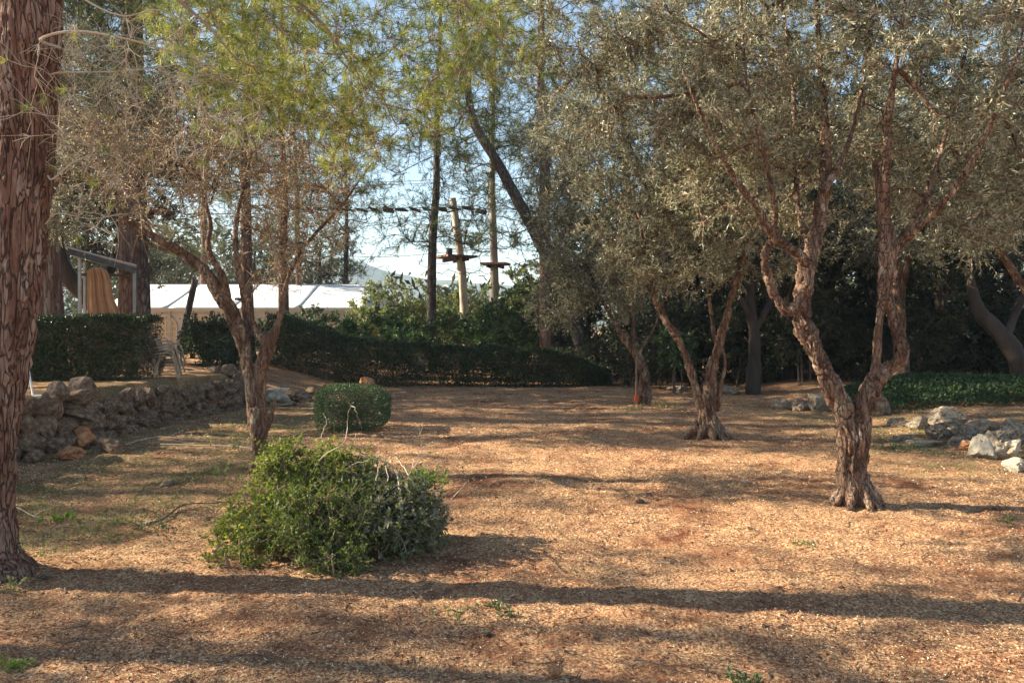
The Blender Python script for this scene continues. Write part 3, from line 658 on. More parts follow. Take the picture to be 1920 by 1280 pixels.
TP = np.array([W(-46, 1110, 5.05), W(-46, 1068, 5.05), W(-44, 1030, 5.05), W(-38, 960, 5.05), W(-26, 820, 5.05), W(12, 600, 5.05), W(36, 400, 5.05), W(48, 200, 5.05), W(58, 0, 5.05), W(74, -400, 5.1), W(90, -900, 5.2), W(110, -1500, 5.4)])
TR = np.array([.42, .33, .235, .195, .172, .168, .165, .172, .178, .16, .12, .06])
pine_trunk(TP, TR, 31, M['bark_pine'], pine)
rng = np.random.default_rng(33); sk = Skel()
sk.limb(spline(TP[6:], 40), .05)
def hang(pts, wd):  # boughs: rows (px,py,d)
    A = spline(np.array(pts, float), 22); P = np.array([W(*q) for q in A]); r = np.linspace(wd, wd * .25, 22); ids = sk.limb(P, r); mbb.tube(P, r, 7, cap=True); return ids
mbb = MB()
hang([(70, -330, 5.1), (180, -260, 5.2), (330, -180, 5.4), (480, -60, 5.6), (600, 40, 5.7), (650, 110, 5.8)], .03)
hang([(80, -480, 5.1), (300, -420, 5.5), (560, -250, 5.9), (760, -80, 6.2), (900, 30, 6.3), (960, 110, 6.4)], .034)
hang([(75, -380, 5.1), (260, -300, 5.8), (420, -120, 6.6), (560, 20, 7.2), (680, 120, 7.6), (740, 230, 7.8)], .03)
hang([(70, -250, 5.1), (150, -160, 5.0), (260, -60, 5.0), (380, 40, 5.0), (450, 120, 5.0)], .02)
hang([(90, -520, 5.2), (420, -400, 6.3), (760, -200, 7.0), (930, -40, 7.3), (1050, 60, 7.4)], .03)
ells = [ell(560, 110, 5.8, 190, 110, .8), ell(820, 90, 6.3, 190, 120, .8), ell(700, 180, 7.4, 170, 110, .8), ell(480, 60, 6.6, 180, 100, .8), ell(330, 20, 5.3, 200, 60, .6), ell(640, 260, 7.2, 90, 60, .5), ell(970, 60, 7.1, 90, 90, .6), ell(760, -60, 6.5, 300, 60, .9), ell(470, 190, 6.3, 90, 60, .5)]
ends = sk.grow(sample(ells, 290, rng, 0), rng, up=-.05, start=0, wig=.12, step=.12)
rad = sk.radii(.0022, .42, .02); sk.tubes(mbb, rad)
mbb.build('branches', M['twig'], pine, smooth=True, kind='stuff')
Tw = twig_set(sk, ends, rng, 7, .17, outer=.3, droop=.03)
MB().twigs(Tw, np.linspace(.0026, .0016, 4)).build('twigs', M['twig'], pine, kind='stuff')
mb = MB(); tufts(mb, Tw, rng, 34, .09, .0032, lo=.66, side=.8); mb.build('foliage', M['needle'], pine, kind='stuff')
# bare lower branches of the pine
mb = MB(); sk = Skel()
for pts, wd in (([(112, 90, 5.0), (75, 76, 4.75), (110, 62, 4.7), (160, 60, 4.7), (230, 72, 4.75), (280, 85, 4.8), (330, 100, 4.9), (400, 128, 5.1), (450, 170, 5.3)], .010),
                ([(95, 140, 5.0), (120, 136, 4.95), (220, 134, 5.0), (310, 125, 5.1), (400, 103, 5.2), (470, 135, 5.4)], .007),
                ([(90, 330, 5.0), (100, 335, 4.9), (145, 300, 4.9), (200, 290, 5.0), (260, 320, 5.1)], .006),
                ([(95, -60, 5.0), (160, 0, 5.0), (230, 30, 5.1), (300, 20, 5.2), (380, 60, 5.3)], .008),
                ([(85, 420, 5.0), (110, 400, 4.9), (170, 410, 5.0), (240, 400, 5.2)], .005)):
    A = spline(np.array(pts, float), 30); P = np.array([W(*q) for q in A]); r = np.linspace(wd, wd * .35, 30); sk.limb(P, r); mb.tube(P, r, 7)
ells = [ell(150, 200, 4.95, 110, 160, .35), ell(260, 110, 5.0, 150, 110, .4), ell(380, 200, 5.2, 110, 110, .4), ell(60, 200, 4.7, 50, 150, .1), ell(200, 380, 5.1, 100, 90, .3)]
ends = sk.grow(sample(ells, 110, rng, 0), rng, up=-.1, wig=.2, step=.06)
sk.tubes(mb, sk.radii(.0018, .4, .006)); mb.build('dead_branches', M['pale_twig'], pine, smooth=True, kind='stuff')
Tw = twig_set(sk, ends, rng, 7, .17, outer=.2, droop=.12)
MB().twigs(Tw, np.linspace(.0018, .001, 4)).build('dead_twigs', M['pale_twig'], pine, kind='stuff')
Tw = Tw[rng.random(len(Tw)) < .10]; mb = MB(); tufts(mb, Tw, rng, 26, .08, .0024, lo=.7); mb.build('needle_tufts', M['needle'], pine, kind='stuff')

# ------------------------------------------------------------------ pines of the background (four grown forms, copied)
def make_pine(seed, H, r0, crown0, rad_c, K, bark='bark_grey', lean=(0, 0), label='', loc=(0, 0, 0), TP=None, m=16, group='pine trees', twp=11, nlen=.14, nw=.011, dead=16):
    rng = np.random.default_rng(seed); root = empty('pine_tree', loc, label, 'pine tree', group)
    if TP is None:
        t = np.linspace(0, 1, 9)[:, None]; TP = np.hstack([lean[0] * t ** 1.3 + rng.normal(size=(9, 1)) * .06 * t, lean[1] * t + rng.normal(size=(9, 1)) * .06 * t, H * t - .1])
    P = spline(TP, 44) ; r = r0 * (1 - np.linspace(0, 1, 44) * .72); r[0:3] *= [1.35, 1.15, 1.05]
    loc = np.array(loc, float)
    mb = MB().tube(P + loc, r, 14)
    v = mb.v[0]; mb.v[0] = v + ((.07 * r0 * 8 * .2) * vnoise(v * np.array([9, 9, 3]), seed))[:, None] * norm(v - (P + loc)[np.minimum(np.arange(len(v)) // 14, 43)])
    mb.build('trunk', M[bark], root, smooth=True)
    sk = Skel(); sk.limb(P + loc, r)
    T = []
    for k in range(K):
        z = crown0 + (1 - rng.random() ** .8) * (H * 1.03 - crown0) if rng.random() < .7 else H * (.6 + .42 * rng.random())
        u = (z - crown0) / (H - crown0); rr_ = rad_c * (.35 + 1.1 * math.sin(min(max(u, 0), 1) ** .7 * math.pi * .9)) * (rng.random() ** .45); a = rng.random() * 6.283
        c = P[min(int(z / H * 43), 43)]; T.append([c[0] + rr_ * math.cos(a), c[1] + rr_ * math.sin(a), z])
    ends = sk.grow(np.array(T) + loc, rng, up=.02, step=.3, wig=.09)
    nb = len(sk.br)
    D = []
    for k in range(dead):
        z = crown0 * (.55 + .6 * rng.random()); a = rng.random() * 6.283; l = .8 + 1.4 * rng.random(); c = P[min(int(z / H * 43), 43)]; D.append([c[0] + l * math.cos(a), c[1] + l * math.sin(a), z + .1 * rng.normal()])
    dends = sk.grow(np.array(D) + loc, rng, up=.08, step=.2, wig=.15) if dead else []
    mb = MB(); sk.tubes(mb, np.where(np.arange(len(sk.p)) < 44, .03, sk.radii(.0075, .48, .07))); mb.build('branches', M['twig_dark'], root, smooth=True, kind='stuff')
    Tw = twig_set(sk, ends, rng, twp, .42, outer=.45, droop=-.05, spread=.8)
    tw2 = Tw
    if dead: tw2 = np.concatenate([Tw, twig_set(sk, dends, rng, 5, .4, outer=.2, droop=.05)])
    MB().twigs(tw2, np.linspace(.006, .003, 4)).build('twigs', M['twig_dark'], root, kind='stuff')
    mb = MB(); tufts(mb, Tw, rng, m, nlen, nw, lo=.2, side=.8); mb.build('foliage', M['needle_far'], root, kind='stuff')
    return root
def gl(px, d, z=None):
    x = (px - 960) / F * d; return (x, d, float(gz(x, d, False)) if z is None else z)
p1 = make_pine(201, 12.5, .18, 4.0, 2.6, 300, lean=(.3, .2), loc=gl(808, 26), label='slim dark pine before the sky, left of the round platform')
p2 = make_pine(202, 11.5, .19, 4.4, 2.5, 270, lean=(-.3, .3), loc=gl(465, 22), label='brown pine trunk rising directly behind the pruned olive', bark='bark_pine')
p3 = make_pine(203, 13.5, .21, 4.2, 3.1, 340, lean=(.2, -.3), loc=gl(240, 17), label='reddish pine trunk at the right end of the shelter roof', bark='bark_pine')
def place(src, loc, label, rz=0, s=1, group='pine trees'):
    c = copy_tree(src); c.location = [float(q) for q in loc]; c.rotation_euler.z = rz; c.scale = (s, s, s); tag(c, label, group=group); return c
place(p1, gl(270, 19), 'grey pine trunk next to the left end of the marquee', 2.1, 1.05)
place(p2, gl(95, 13.6), 'thick grey pine trunk left of the tan curtain', 1.0, 1.3)
place(p2, gl(532, 24.5), 'pine with dark narrow trunk in front of the marquee, right of the pruned olive', 2.6, .95)
pc = place(p1, gl(925, 31), 'pale pine trunk carrying the farther small platform', 4.0, 1.1)
for ch in pc.children:
    if ch.name.startswith('trunk'): ch.data = ch.data.copy(); ch.data.materials[0] = M['bark_pale']
place(p3, gl(1025, 22.5), 'broad dark pine rising above the olive crowns in the centre', 3.0, 1.0)
place(p2, gl(565, 33), 'thin far pine trunk standing over the marquee roof', .7, .9)
place(p1, gl(650, 38), 'farthest pine, small over the right part of the marquee', 1.3, .85)
place(p3, gl(1350, 25), 'pine behind the twisted olive, rising out of the dark wood', 2.5, 1.0)
place(p1, gl(1640, 23), 'pine over the fork of the forked olive', .9, 1.0)
place(p3, gl(1900, 24), 'pine at the right picture edge behind the olive crowns', 3.9, 1.0)
place(p2, gl(1250, 34), 'far pine above the gap between the slim and the twisted olive', 3.2, 1.1)
place(p2, gl(1180, 30), 'pine hidden by the olive crowns left of the slim olive', 1.9, 1.1)
place(p3, gl(1500, 33), 'pine high over the dark wood behind the forked olive', 5.1, 1.0)
place(p1, gl(1800, 30), 'pine towering over the dark wood at the right', 5.6, 1.05)
place(p3, gl(380, 36), 'pine behind the left half of the marquee', .3, .95)
place(p2, gl(60, 26), 'pine far behind the shelter', 4.4, 1.1)
# trees beyond the left edge whose shade stripes the clearing
place(p2, (-20.5, 5.2, .6), 'pine outside the left picture edge, level with the heap of branches', 1.2, .95)
place(p1, (-15.0, 8.9, .6), 'small pine outside the left picture edge, level with the forked olive', 2.2, .66)
place(p2, (-15.5, 14.9, .6), 'small pine outside the left picture edge, level with the long stone wall', 4.2, .72)
place(p1, (-9.6, 4.7, .4), 'small pine outside the left picture edge, level with the pine at the edge', 5.6, .74)
place(p1, (-23.5, 11.2, .6), 'tall pine outside the left picture edge, standing well beyond the wall', 3.3, 1.0)
place(p3, (-19.0, 15.0, .6), 'pine outside the left picture edge, behind the stone wall', 2.2, .9)
place(p1, (-11.0, 16.0, .6), 'pine outside the left picture edge, beside the shelter', 0.4, .9)
place(p3, (-13.0, 19.5, .6), 'pine outside the left picture edge, behind the shelter', 4.4, .95)
place(p2, (-11.5, 2.6, .2), 'pine outside the picture, left of where the viewer stands', 5.2, .8)
# leaning pine
lp = np.array([W(1115, 700, 22), W(1060, 560, 22), W(1000, 430, 22), W(965, 365, 22), W(930, 300, 22), W(893, 240, 22), W(880, 190, 22), W(876, 120, 22), W(868, 40, 22), W(850, -80, 22), W(845, -220, 22)])
base = np.array([lp[0][0], 22., .0]); TPl = lp - base; TPl[0, 2] = -.1
make_pine(206, float(TPl[-1, 2]), .19, 6.2, 2.2, 130, label='leaning pine slanting up to the left out of the olive crowns', loc=base, TP=TPl, dead=8)

# ------------------------------------------------------------------ broadleaf wood and shrubs
def make_bush(name, cat, label, loc, ells, K, twp, lpt, leaf, seed, L=.06, Wd=.03, twL=.25, stems=6, stem_r=.02, bark='twig_dark', group=None, trunk=None, shell=.2, up=.1, step=.2, spread_base=.3, nmax=4):
    """ells relative to loc"""
    rng = np.random.default_rng(seed); loc = np.array(loc, float); root = empty(name, loc, label, cat, group); sk = Skel(); mb = MB()
    if trunk is not None:
        for P, r in trunk:
            P = spline(np.array(P, float), 24) + loc; r = np.linspace(r[0], r[1], 24); sk.limb(P, r)
            t = MB().tube(P, r, 12); v = t.v[0]; t.v[0] = v + .25 * r[0] * rng.normal() * 0 + (.5 * r[0] * vnoise(v * 3.5, seed))[:, None] * norm(v - P[np.minimum(np.arange(len(v)) // 12, 23)])
            t.build('trunk', M[bark], root, smooth=True)
    else:
        for q in range(stems):
            a = rng.random() * 6.283; rad = rng.random() ** .5; c, e = ells[rng.integers(len(ells))]; bx = c[0] + rad * e[0] * spread_base * math.cos(a); by = c[1] + rad * e[1] * spread_base * math.sin(a)
            P = spline(np.array([[bx, by, -.03], [bx * 1.05, by, (c[2]) * .4], [bx * 1.1 + rng.normal() * .05, by + rng.normal() * .05, c[2] * .8]]), 6) + loc
            r = np.linspace(stem_r, stem_r * .6, 6); sk.limb(P, r); mb.tube(P, r, 6)
    ends = sk.grow(sample([(np.array(c) + loc, np.array(e)) for c, e in ells], K, rng, shell), rng, up=up, step=step, wig=.1)
    sk.tubes(mb, sk.radii(.004, .5, .05)); mb.build('branches', M[bark], root, smooth=True, kind='stuff')
    Tw = twig_set(sk, ends, rng, twp, twL, outer=.35, droop=.02)
    if spread_base < .99: MB().twigs(Tw, np.linspace(.003, .0015, 4)).build('twigs', M[bark], root, kind='stuff')
    m3 = MB(); foliage(m3, Tw, rng, lpt, L, Wd, up=.4); m3.build('foliage', M[leaf], root, kind='stuff')
    return root
OE = [((0, 0, 4.4), (2.3, 2.0, 1.6)), ((1.2, .3, 3.1), (1.5, 1.4, 1.1)), ((-1.3, -.2, 3.0), (1.5, 1.4, 1.2)), ((.2, -.6, 5.4), (1.7, 1.5, 1.2))]
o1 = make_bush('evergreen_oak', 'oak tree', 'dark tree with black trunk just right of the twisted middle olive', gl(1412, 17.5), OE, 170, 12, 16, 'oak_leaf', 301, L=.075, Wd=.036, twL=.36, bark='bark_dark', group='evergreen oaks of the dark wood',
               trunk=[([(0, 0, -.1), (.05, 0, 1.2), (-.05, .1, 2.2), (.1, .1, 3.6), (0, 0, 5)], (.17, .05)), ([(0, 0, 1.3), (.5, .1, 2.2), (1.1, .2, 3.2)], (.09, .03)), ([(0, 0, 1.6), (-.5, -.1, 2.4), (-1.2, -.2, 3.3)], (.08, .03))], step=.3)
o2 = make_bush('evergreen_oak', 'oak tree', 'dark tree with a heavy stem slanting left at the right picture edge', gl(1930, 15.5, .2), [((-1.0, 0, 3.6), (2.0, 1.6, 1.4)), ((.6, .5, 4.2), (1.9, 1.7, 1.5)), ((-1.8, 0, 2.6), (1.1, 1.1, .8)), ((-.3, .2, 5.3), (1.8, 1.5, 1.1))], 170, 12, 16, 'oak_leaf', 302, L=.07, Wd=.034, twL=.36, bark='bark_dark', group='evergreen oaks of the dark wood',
               trunk=[([(0, 0, -.1), (-.35, 0, .9), (-.95, .1, 1.7), (-1.15, .1, 2.6), (-1.3, 0, 3.6)], (.19, .06)), ([(-.5, 0, 1.1), (.1, .2, 2.2), (.5, .4, 3.6)], (.10, .04))], step=.3)
for q, (px, d, sr, rz, s, lab) in enumerate([
    (1768, 19, 0, 1.0, .95, 'dark tree with straight thin trunk seen above the ivy mound'),
    (1690, 21.5, 0, 2.2, 1.0, 'dark tree seen through the right fork of the forked olive'),
    (1550, 23, 0, 3.4, 1.35, 'dark tree seen between the two limbs of the forked olive'),
    (1480, 20, 1, 1.4, .9, 'dark tree left of the forked olive, behind the tan rock'),
    (1620, 27, 1, 2.5, 1.5, 'tall dark tree deep in the wood behind the forked olive'),
    (1840, 25, 0, 4.6, 1.5, 'dark tree deep in the wood above the layered rock'),
    (1300, 22.5, 0, 5.3, 1.0, 'dark tree behind the twisted middle olive'),
    (1200, 25, 1, 4.3, 1.0, 'dark tree behind the slim leaning olive'),
    (1395, 28, 0, .6, 1.5, 'dark tree deep in the wood, between middle and forked olives'),
    (2060, 21, 0, 1.7, 1.0, 'dark tree just outside the right picture edge'),
    (2230, 16, 0, 2.9, 1.0, 'dark tree outside the picture to the right of the ivy'),
    (1740, 32, 1, .4, 1.2, 'farthest dark tree at the right'),
    (1100, 27, 0, 3.8, .85, 'dark tree rising behind the right end of the long hedge'),
]):
    c = place(o2 if sr else o1, gl(px, d), lab, rz, s, group='evergreen oaks of the dark wood')
# grey green olives standing deeper on the right
gy = make_bush('olive_tree', 'olive tree', 'olive crown hanging in from the right picture edge over the ivy mound', (7.6, 11.0, .2), [((-.3, 0, 3.3), (1.7, 1.4, 1.1)), ((-1.3, 0, 2.7), (.9, 1.0, .7)), ((.8, .3, 3.0), (1.3, 1.2, .9)), ((0, .2, 4.4), (1.5, 1.4, 1.0))], 240, 11, 15, 'olive_leaf', 303, L=.065, Wd=.018, twL=.32, bark='bark_olive', group='olives deeper on the right',
    trunk=[([(0, 0, -.1), (.1, 0, .8), (-.1, .1, 1.6), (-.2, .1, 2.6)], (.16, .06)), ([(0, 0, .9), (-.4, .1, 1.7), (-.9, .1, 2.5)], (.08, .03)), ([(0, 0, 1.0), (.4, -.1, 1.9), (.9, 0, 2.9)], (.08, .03))], step=.2)
place(gy, gl(1690, 16.5), 'olive crown behind the forked olive, over its right fork', 1.4, 1.15, group='olives deeper on the right')
place(gy, gl(1470, 21), 'olive crown between twisted and forked olive, seen in shade behind', 3.0, 1.25, group='olives deeper on the right')

# shrubs of the wood floor
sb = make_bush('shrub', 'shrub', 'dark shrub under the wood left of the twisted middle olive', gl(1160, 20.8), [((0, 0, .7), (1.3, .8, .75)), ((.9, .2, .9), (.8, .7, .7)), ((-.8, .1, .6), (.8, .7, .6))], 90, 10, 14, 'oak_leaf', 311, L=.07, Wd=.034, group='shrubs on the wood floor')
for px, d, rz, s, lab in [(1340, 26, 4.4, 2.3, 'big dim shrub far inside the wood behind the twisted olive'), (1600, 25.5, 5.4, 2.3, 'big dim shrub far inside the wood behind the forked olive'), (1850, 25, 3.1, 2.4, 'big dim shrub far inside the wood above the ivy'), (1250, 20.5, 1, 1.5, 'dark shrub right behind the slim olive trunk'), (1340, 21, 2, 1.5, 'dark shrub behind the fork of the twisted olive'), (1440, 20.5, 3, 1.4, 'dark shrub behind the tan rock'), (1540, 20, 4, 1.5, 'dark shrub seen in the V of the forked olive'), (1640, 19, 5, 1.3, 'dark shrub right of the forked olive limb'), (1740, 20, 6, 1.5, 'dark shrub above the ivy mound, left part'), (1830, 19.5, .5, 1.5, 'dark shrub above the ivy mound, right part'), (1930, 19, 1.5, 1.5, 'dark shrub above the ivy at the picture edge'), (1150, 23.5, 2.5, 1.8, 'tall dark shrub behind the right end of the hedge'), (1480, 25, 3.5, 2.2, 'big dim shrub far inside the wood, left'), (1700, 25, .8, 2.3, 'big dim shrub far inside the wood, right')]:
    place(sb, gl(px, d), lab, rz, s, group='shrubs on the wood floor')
# a bright leaved shrub between slim and twisted olive
make_bush('shrub', 'shrub', 'glossy bright green shrub between the slim and the twisted olive', gl(1268, 18), [((0, 0, .95), (.38, .35, .5))], 26, 7, 9, 'box_leaf', 312, L=.12, Wd=.055)

# far wood closing the view
rngw = np.random.default_rng(77); mb = MB()
n_ = 60000; a = rngw.random(n_) * 1.9 - .95; dist = 42 + 40 * rngw.random(n_)
xx = dist * np.tan(a) ; yy = dist
hmax = np.where(xx > 3.5, 10.5, np.where(xx < -17, 7.5, 3.4)) + 2.5 * vnoise(np.stack([xx * .35, yy * .3, 0 * xx], -1), 5)
p = np.stack([xx, yy, rngw.random(n_) ** .8 * np.maximum(hmax, .5)], -1)
mb.leaves(p, rngw.normal(size=(n_, 3)), .45 + .4 * rngw.random(n_), .22, rngw)
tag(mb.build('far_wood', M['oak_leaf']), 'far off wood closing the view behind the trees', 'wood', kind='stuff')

# ------------------------------------------------------------------ hedges
def hedge(name, label, P0, P1, depth, h0, h1, n, leaf, seed, L=.05, Wd=.028, cat='hedge', rough=.08, end_drop=0.):
    rng = np.random.default_rng(seed); P0 = np.array(P0, float); P1 = np.array(P1, float); ax = P1 - P0; Ln = np.linalg.norm(ax[:2]); ax = ax / Ln; nr = np.array([ax[1], -ax[0], 0])
    root = empty(name, P0, label, cat)
    def pt(u, v, w_):   # along, across (-.5..5), up 0..1
        h = h0 + (h1 - h0) * u
        if end_drop: h = h * (1 - end_drop * sstep(.86, 1.0, u))
        B = P0 + ax * (u * Ln)[:, None] + nr * (v * depth)[:, None]; B[:, 2] = gz(B[:, 0], B[:, 1], False) + w_ * h; return B
    ns = int(Ln * 9); u = rng.random(ns); v = rng.random(ns) * .7 - .35
    A = pt(u, v, np.zeros(ns)); B = pt(u + rng.normal(size=ns) * .01, v + rng.normal(size=ns) * .1, .5 + .4 * rng.random(ns)); t = np.linspace(0, 1, 4)[None, :, None]
    Tw = A[:, None] * (1 - t) + B[:, None] * t + rng.normal(size=(ns, 4, 3)) * .03
    mb = MB().twigs(Tw, np.linspace(.014, .005, 4), 4)
    q = int(n * .10); u = rng.random(q); v = rng.random(q) - .5; A = pt(u, v * .7, rng.random(q) * .85); B = A + norm(rng.normal(size=(q, 3)) + nr * .6) * .28
    mb.twigs(A[:, None] * (1 - t) + B[:, None] * t + rng.normal(size=(q, 4, 3)) * .012, np.linspace(.004, .0015, 4)); mb.build('stems', M['twig'], root, kind='stuff')
    # leaves: front/back/top/end skins and a thinner inside
    f = rng.random(n); u = rng.random(n); v = rng.random(n) - .5; w_ = rng.random(n)
    v = np.where(f < .55, .5 - .12 * rng.random(n), v); v = np.where((f >= .55) & (f < .62), -.5 + .12 * rng.random(n), v)
    w_ = np.where((f >= .62) & (f < .84), 1 - .12 * rng.random(n), w_); u = np.where((f >= .84) & (f < .88), 1 - .04 * rng.random(n), u)
    w_ = w_ ** .85
    A = pt(u, v, w_); ns_ = rough * 2.2 * fbm(A * 2.2, 3, seed); A = A + nr * ns_[:, None] * np.sign(v)[:, None]; A[:, 2] += rough * 1.6 * fbm(A * 2.6 + 9, 3, seed + 1) * w_
    A += rng.normal(size=A.shape) * .015; ok = A[:, 2] > gz(A[:, 0], A[:, 1], False); A = A[ok]; m = len(A)
    thin = vnoise(A * 5, seed + 3) + .35 * rng.random(m) > -.10; A = A[thin]; m = len(A)
    d = norm(rng.normal(size=(m, 3)) + nr * .5 + np.array([0, 0, .4]))
    MB().leaves(A, d, L * (.6 + .7 * rng.random(m)), Wd, rng, up=.5).build('foliage', M[leaf], root, kind='stuff')
    return root
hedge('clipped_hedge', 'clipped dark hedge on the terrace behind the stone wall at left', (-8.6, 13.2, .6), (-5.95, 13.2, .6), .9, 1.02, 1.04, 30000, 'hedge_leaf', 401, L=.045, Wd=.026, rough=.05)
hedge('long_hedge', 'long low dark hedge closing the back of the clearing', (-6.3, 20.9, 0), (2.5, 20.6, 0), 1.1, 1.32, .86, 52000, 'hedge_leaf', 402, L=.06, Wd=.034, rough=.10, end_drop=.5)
for (px, d, w_, h_, lab, seed) in [(400, 21.5, .8, .62, 'dark rounded shrub at the marquee wall left of the pruned olive', 1), (420, 18.3, .62, .42, 'low dark shrub at the end of the stone wall', 2),
                               (585, 23.2, 1.3, .85, 'loose green shrub over the hedge below the marquee roof', 3), (700, 24, 1.5, 1.08, 'loose green shrub over the hedge left of the slim pine', 4),
                               (830, 23.6, 1.6, 1.15, 'loose green shrub over the hedge below the round platform', 5), (940, 24, 1.3, 1.3, 'loose green shrub over the hedge right of the platforms', 6), (490, 22.8, 1.2, .6, 'loose green shrub behind the pruned olive trunk', 7)]:
    if seed in (1, 2, 3, 4):
        s_ = make_bush('shrub', 'shrub', lab, gl(px, d), [((0, 0, h_), (w_, .8, h_ * .9)), ((w_ * .5, 0, h_ * .8), (w_ * .6, .7, h_ * .8)), ((-w_ * .5, 0, h_ * .85), (w_ * .6, .7, h_ * .85))], 95 if seed != 2 else 30, 10, 15, 'shrub_leaf' if seed > 2 else 'hedge_leaf', 320 + seed, L=.075, Wd=.04, group='shrubs behind the long hedge'); S3 = s_
    else: place(S3, gl(px, d), lab, seed * 1.3, {5: 1.02, 6: 1.2, 7: .55}[seed], group='shrubs behind the long hedge')
pb = make_bush('pale_bush', 'bush', 'pale yellow green bush in the sun between marquee and slim pine', gl(745, 29), [((0, 0, 1.9), (1.6, 1.2, 1.5)), ((.9, 0, 1.4), (1.2, 1, 1.2)), ((-.8, 0, 1.5), (1.1, 1, 1.3))], 170, 11, 14, 'pale_bush', 331, L=.085, Wd=.045, group='sunny pale bushes beyond the hedge')
for px, d, rz, s, lab in [(840, 31, 2, 1.0, 'pale bush behind the foot of the dead platform trunk'), (960, 27, 3.3, .95, 'pale green bush left of the olive crowns'), (690, 36, 4, .9, 'distant pale bush right beside the end of the marquee'), (1010, 30, 5, 1.25, 'tall pale bush partly behind the olive crowns')]:
    place(pb, gl(px, d), lab, rz, s, group='sunny pale bushes beyond the hedge')
place(o1, gl(600, 38), 'bluish grey tree over the marquee roof, right half', 1.1, .95, group='trees behind the marquee')
place(o1, gl(480, 40), 'grey tree over the middle of the marquee roof', 2.1, 1.0, group='trees behind the marquee')
place(o2, gl(330, 39), 'grey tree over the left end of the marquee roof', 2.1, .95, group='trees behind the marquee')
place(o2, (-9.4, 19.2, .6), 'broad dark tree standing close behind the shelter', 1.0, 1.3, group='trees behind the marquee')
place(o1, (-13.5, 20.0, .6), 'dark tree outside the left picture edge, beyond the shelter', 3.0, 1.4, group='trees behind the marquee')
place(o1, gl(170, 28), 'dark tree far behind the shelter', 2.7, 1.0, group='trees behind the marquee')
place(o2, gl(40, 22), 'dark tree behind the left hedge', .7, 1.0, group='trees behind the marquee')

# clipped round bush
c = lone = gl(662, 11.75)
cb = make_bush('clipped_bush', 'bush', 'small clipped rounded cube shaped bush standing alone in the clearing', c, [((0, 0, .33), (.40, .38, .22))], 60, 6, 6, 'box_leaf', 341, L=.03, Wd=.016, twL=.10, stems=7, stem_r=.012, step=.06)
rng = np.random.default_rng(342); n_ = 17000; d = norm(rng.normal(size=(n_, 3))); se = d / (np.sum(np.abs(d) ** 5.5, 1) ** (1 / 5.5))[:, None]
q = 1 - .25 * rng.random(n_) ** 2; p = se * q[:, None] * np.array([.505, .48, .32]); p[:, 2] = p[:, 2] * (1 - .12 * (p[:, 0] > 0) * p[:, 0] / .5) + .33
p += .075 * np.stack([vnoise(p * 7, 1), vnoise(p * 7, 2), vnoise(p * 7, 3)], -1); ok = p[:, 2] > .015; p = p[ok]; d = d[ok]
MB().leaves(p + np.array(c), d + rng.normal(size=p.shape) * .7, .028, .015, rng).build('foliage', M['box_leaf'], cb, kind='stuff')

# ivy mound at right
rng = np.random.default_rng(351); n_ = 26000; x = 5.7 + 6.5 * rng.random(n_); y = 13.0 + 2.6 * rng.random(n_); u = (y - 14.3) / 1.3
h = .42 * np.clip(1 - u ** 2, 0, 1) ** .5 * sstep(5.6, 6.4, x) * (.9 + .5 * vnoise(np.stack([x * 1.5, y * 1.5, 0 * x], -1), 3)); z = gz(x, y, False) + h * (1 - .3 * rng.random(n_) ** 2)
ok = h > .03; p = np.stack([x, y, z], -1)[ok]; d = rng.normal(size=p.shape); d[:, 2] = np.abs(d[:, 2])
tag(MB().leaves(p, d, .06, .045, rng, up=.6).build('ivy_mound', M['ivy']), 'low mound of dark green ivy behind the right hand rocks', 'ivy', kind='stuff')

# ------------------------------------------------------------------ heap of cut branches
rng = np.random.default_rng(361); hc = np.array([W(620, 1040, 5.55)[0], 5.55, 0.]); hc[2] = float(gz(hc[0], hc[1], False))
heap = empty('brush_pile', hc, 'heap of freshly cut leafy branches lying in the foreground', 'brush pile')
def heap_part(ells, K, twp, lpt, leaf, seed, L, Wd, stemmat, twL, seedn=8, names=('cut_branches', 'foliage')):
    rng = np.random.default_rng(seed); sk = Skel(); mb = MB()
    for q in range(seedn):
        c, e = ells[q % len(ells)]; a = rng.random() * 6.283
        A = np.array(c) + np.array([math.cos(a) * e[0] * .6, math.sin(a) * e[1] * .6, -c[2] + .03]); B = np.array(c) + rng.normal(size=3) * np.array(e) * .25
        P = spline(np.array([A, (A + B) / 2 + rng.normal(size=3) * .04, B]), 8) + hc; r = np.linspace(.011, .006, 8); sk.limb(P, r); mb.tube(P, r, 6)
    ends = sk.grow(sample([(np.array(c) + hc, np.array(e)) for c, e in ells], K, rng, .25), rng, up=.05, step=.07, wig=.12)
    P_ = np.array(sk.p); 
    sk.tubes(mb, sk.radii(.0022, .42, .012)); mb.build(names[0], M[stemmat], heap, smooth=True, kind='stuff')
    Tw = twig_set(sk, ends, rng, twp, twL, outer=.3, droop=.02); Tw[:, :, 2] = np.maximum(Tw[:, :, 2], gz(Tw[:, :, 0], Tw[:, :, 1], False) + .01)
    MB().twigs(Tw, np.linspace(.0018, .0009, 4)).build('twigs', M[stemmat], heap, kind='stuff')
    m3 = MB(); foliage(m3, Tw, rng, lpt, L, Wd, up=.3); v = m3.v[0]; v[:, 2] = np.maximum(v[:, 2], gz(v[:, 0], v[:, 1], False) + .004); m3.build(names[1], M[leaf], heap, kind='stuff')
heap_part([((-.30, .15, .40), (.36, .32, .32)), ((-.03, .22, .52), (.28, .24, .20)), ((-.55, .05, .20), (.26, .28, .17)), ((-.42, .2, .62), (.14, .14, .12)), ((-.72, -.02, .09), (.14, .14, .07)), ((-.5, -.3, .12), (.2, .16, .10))], 210, 8, 10, 'pile_green', 362, .030, .017, 'twig', .13, 12)
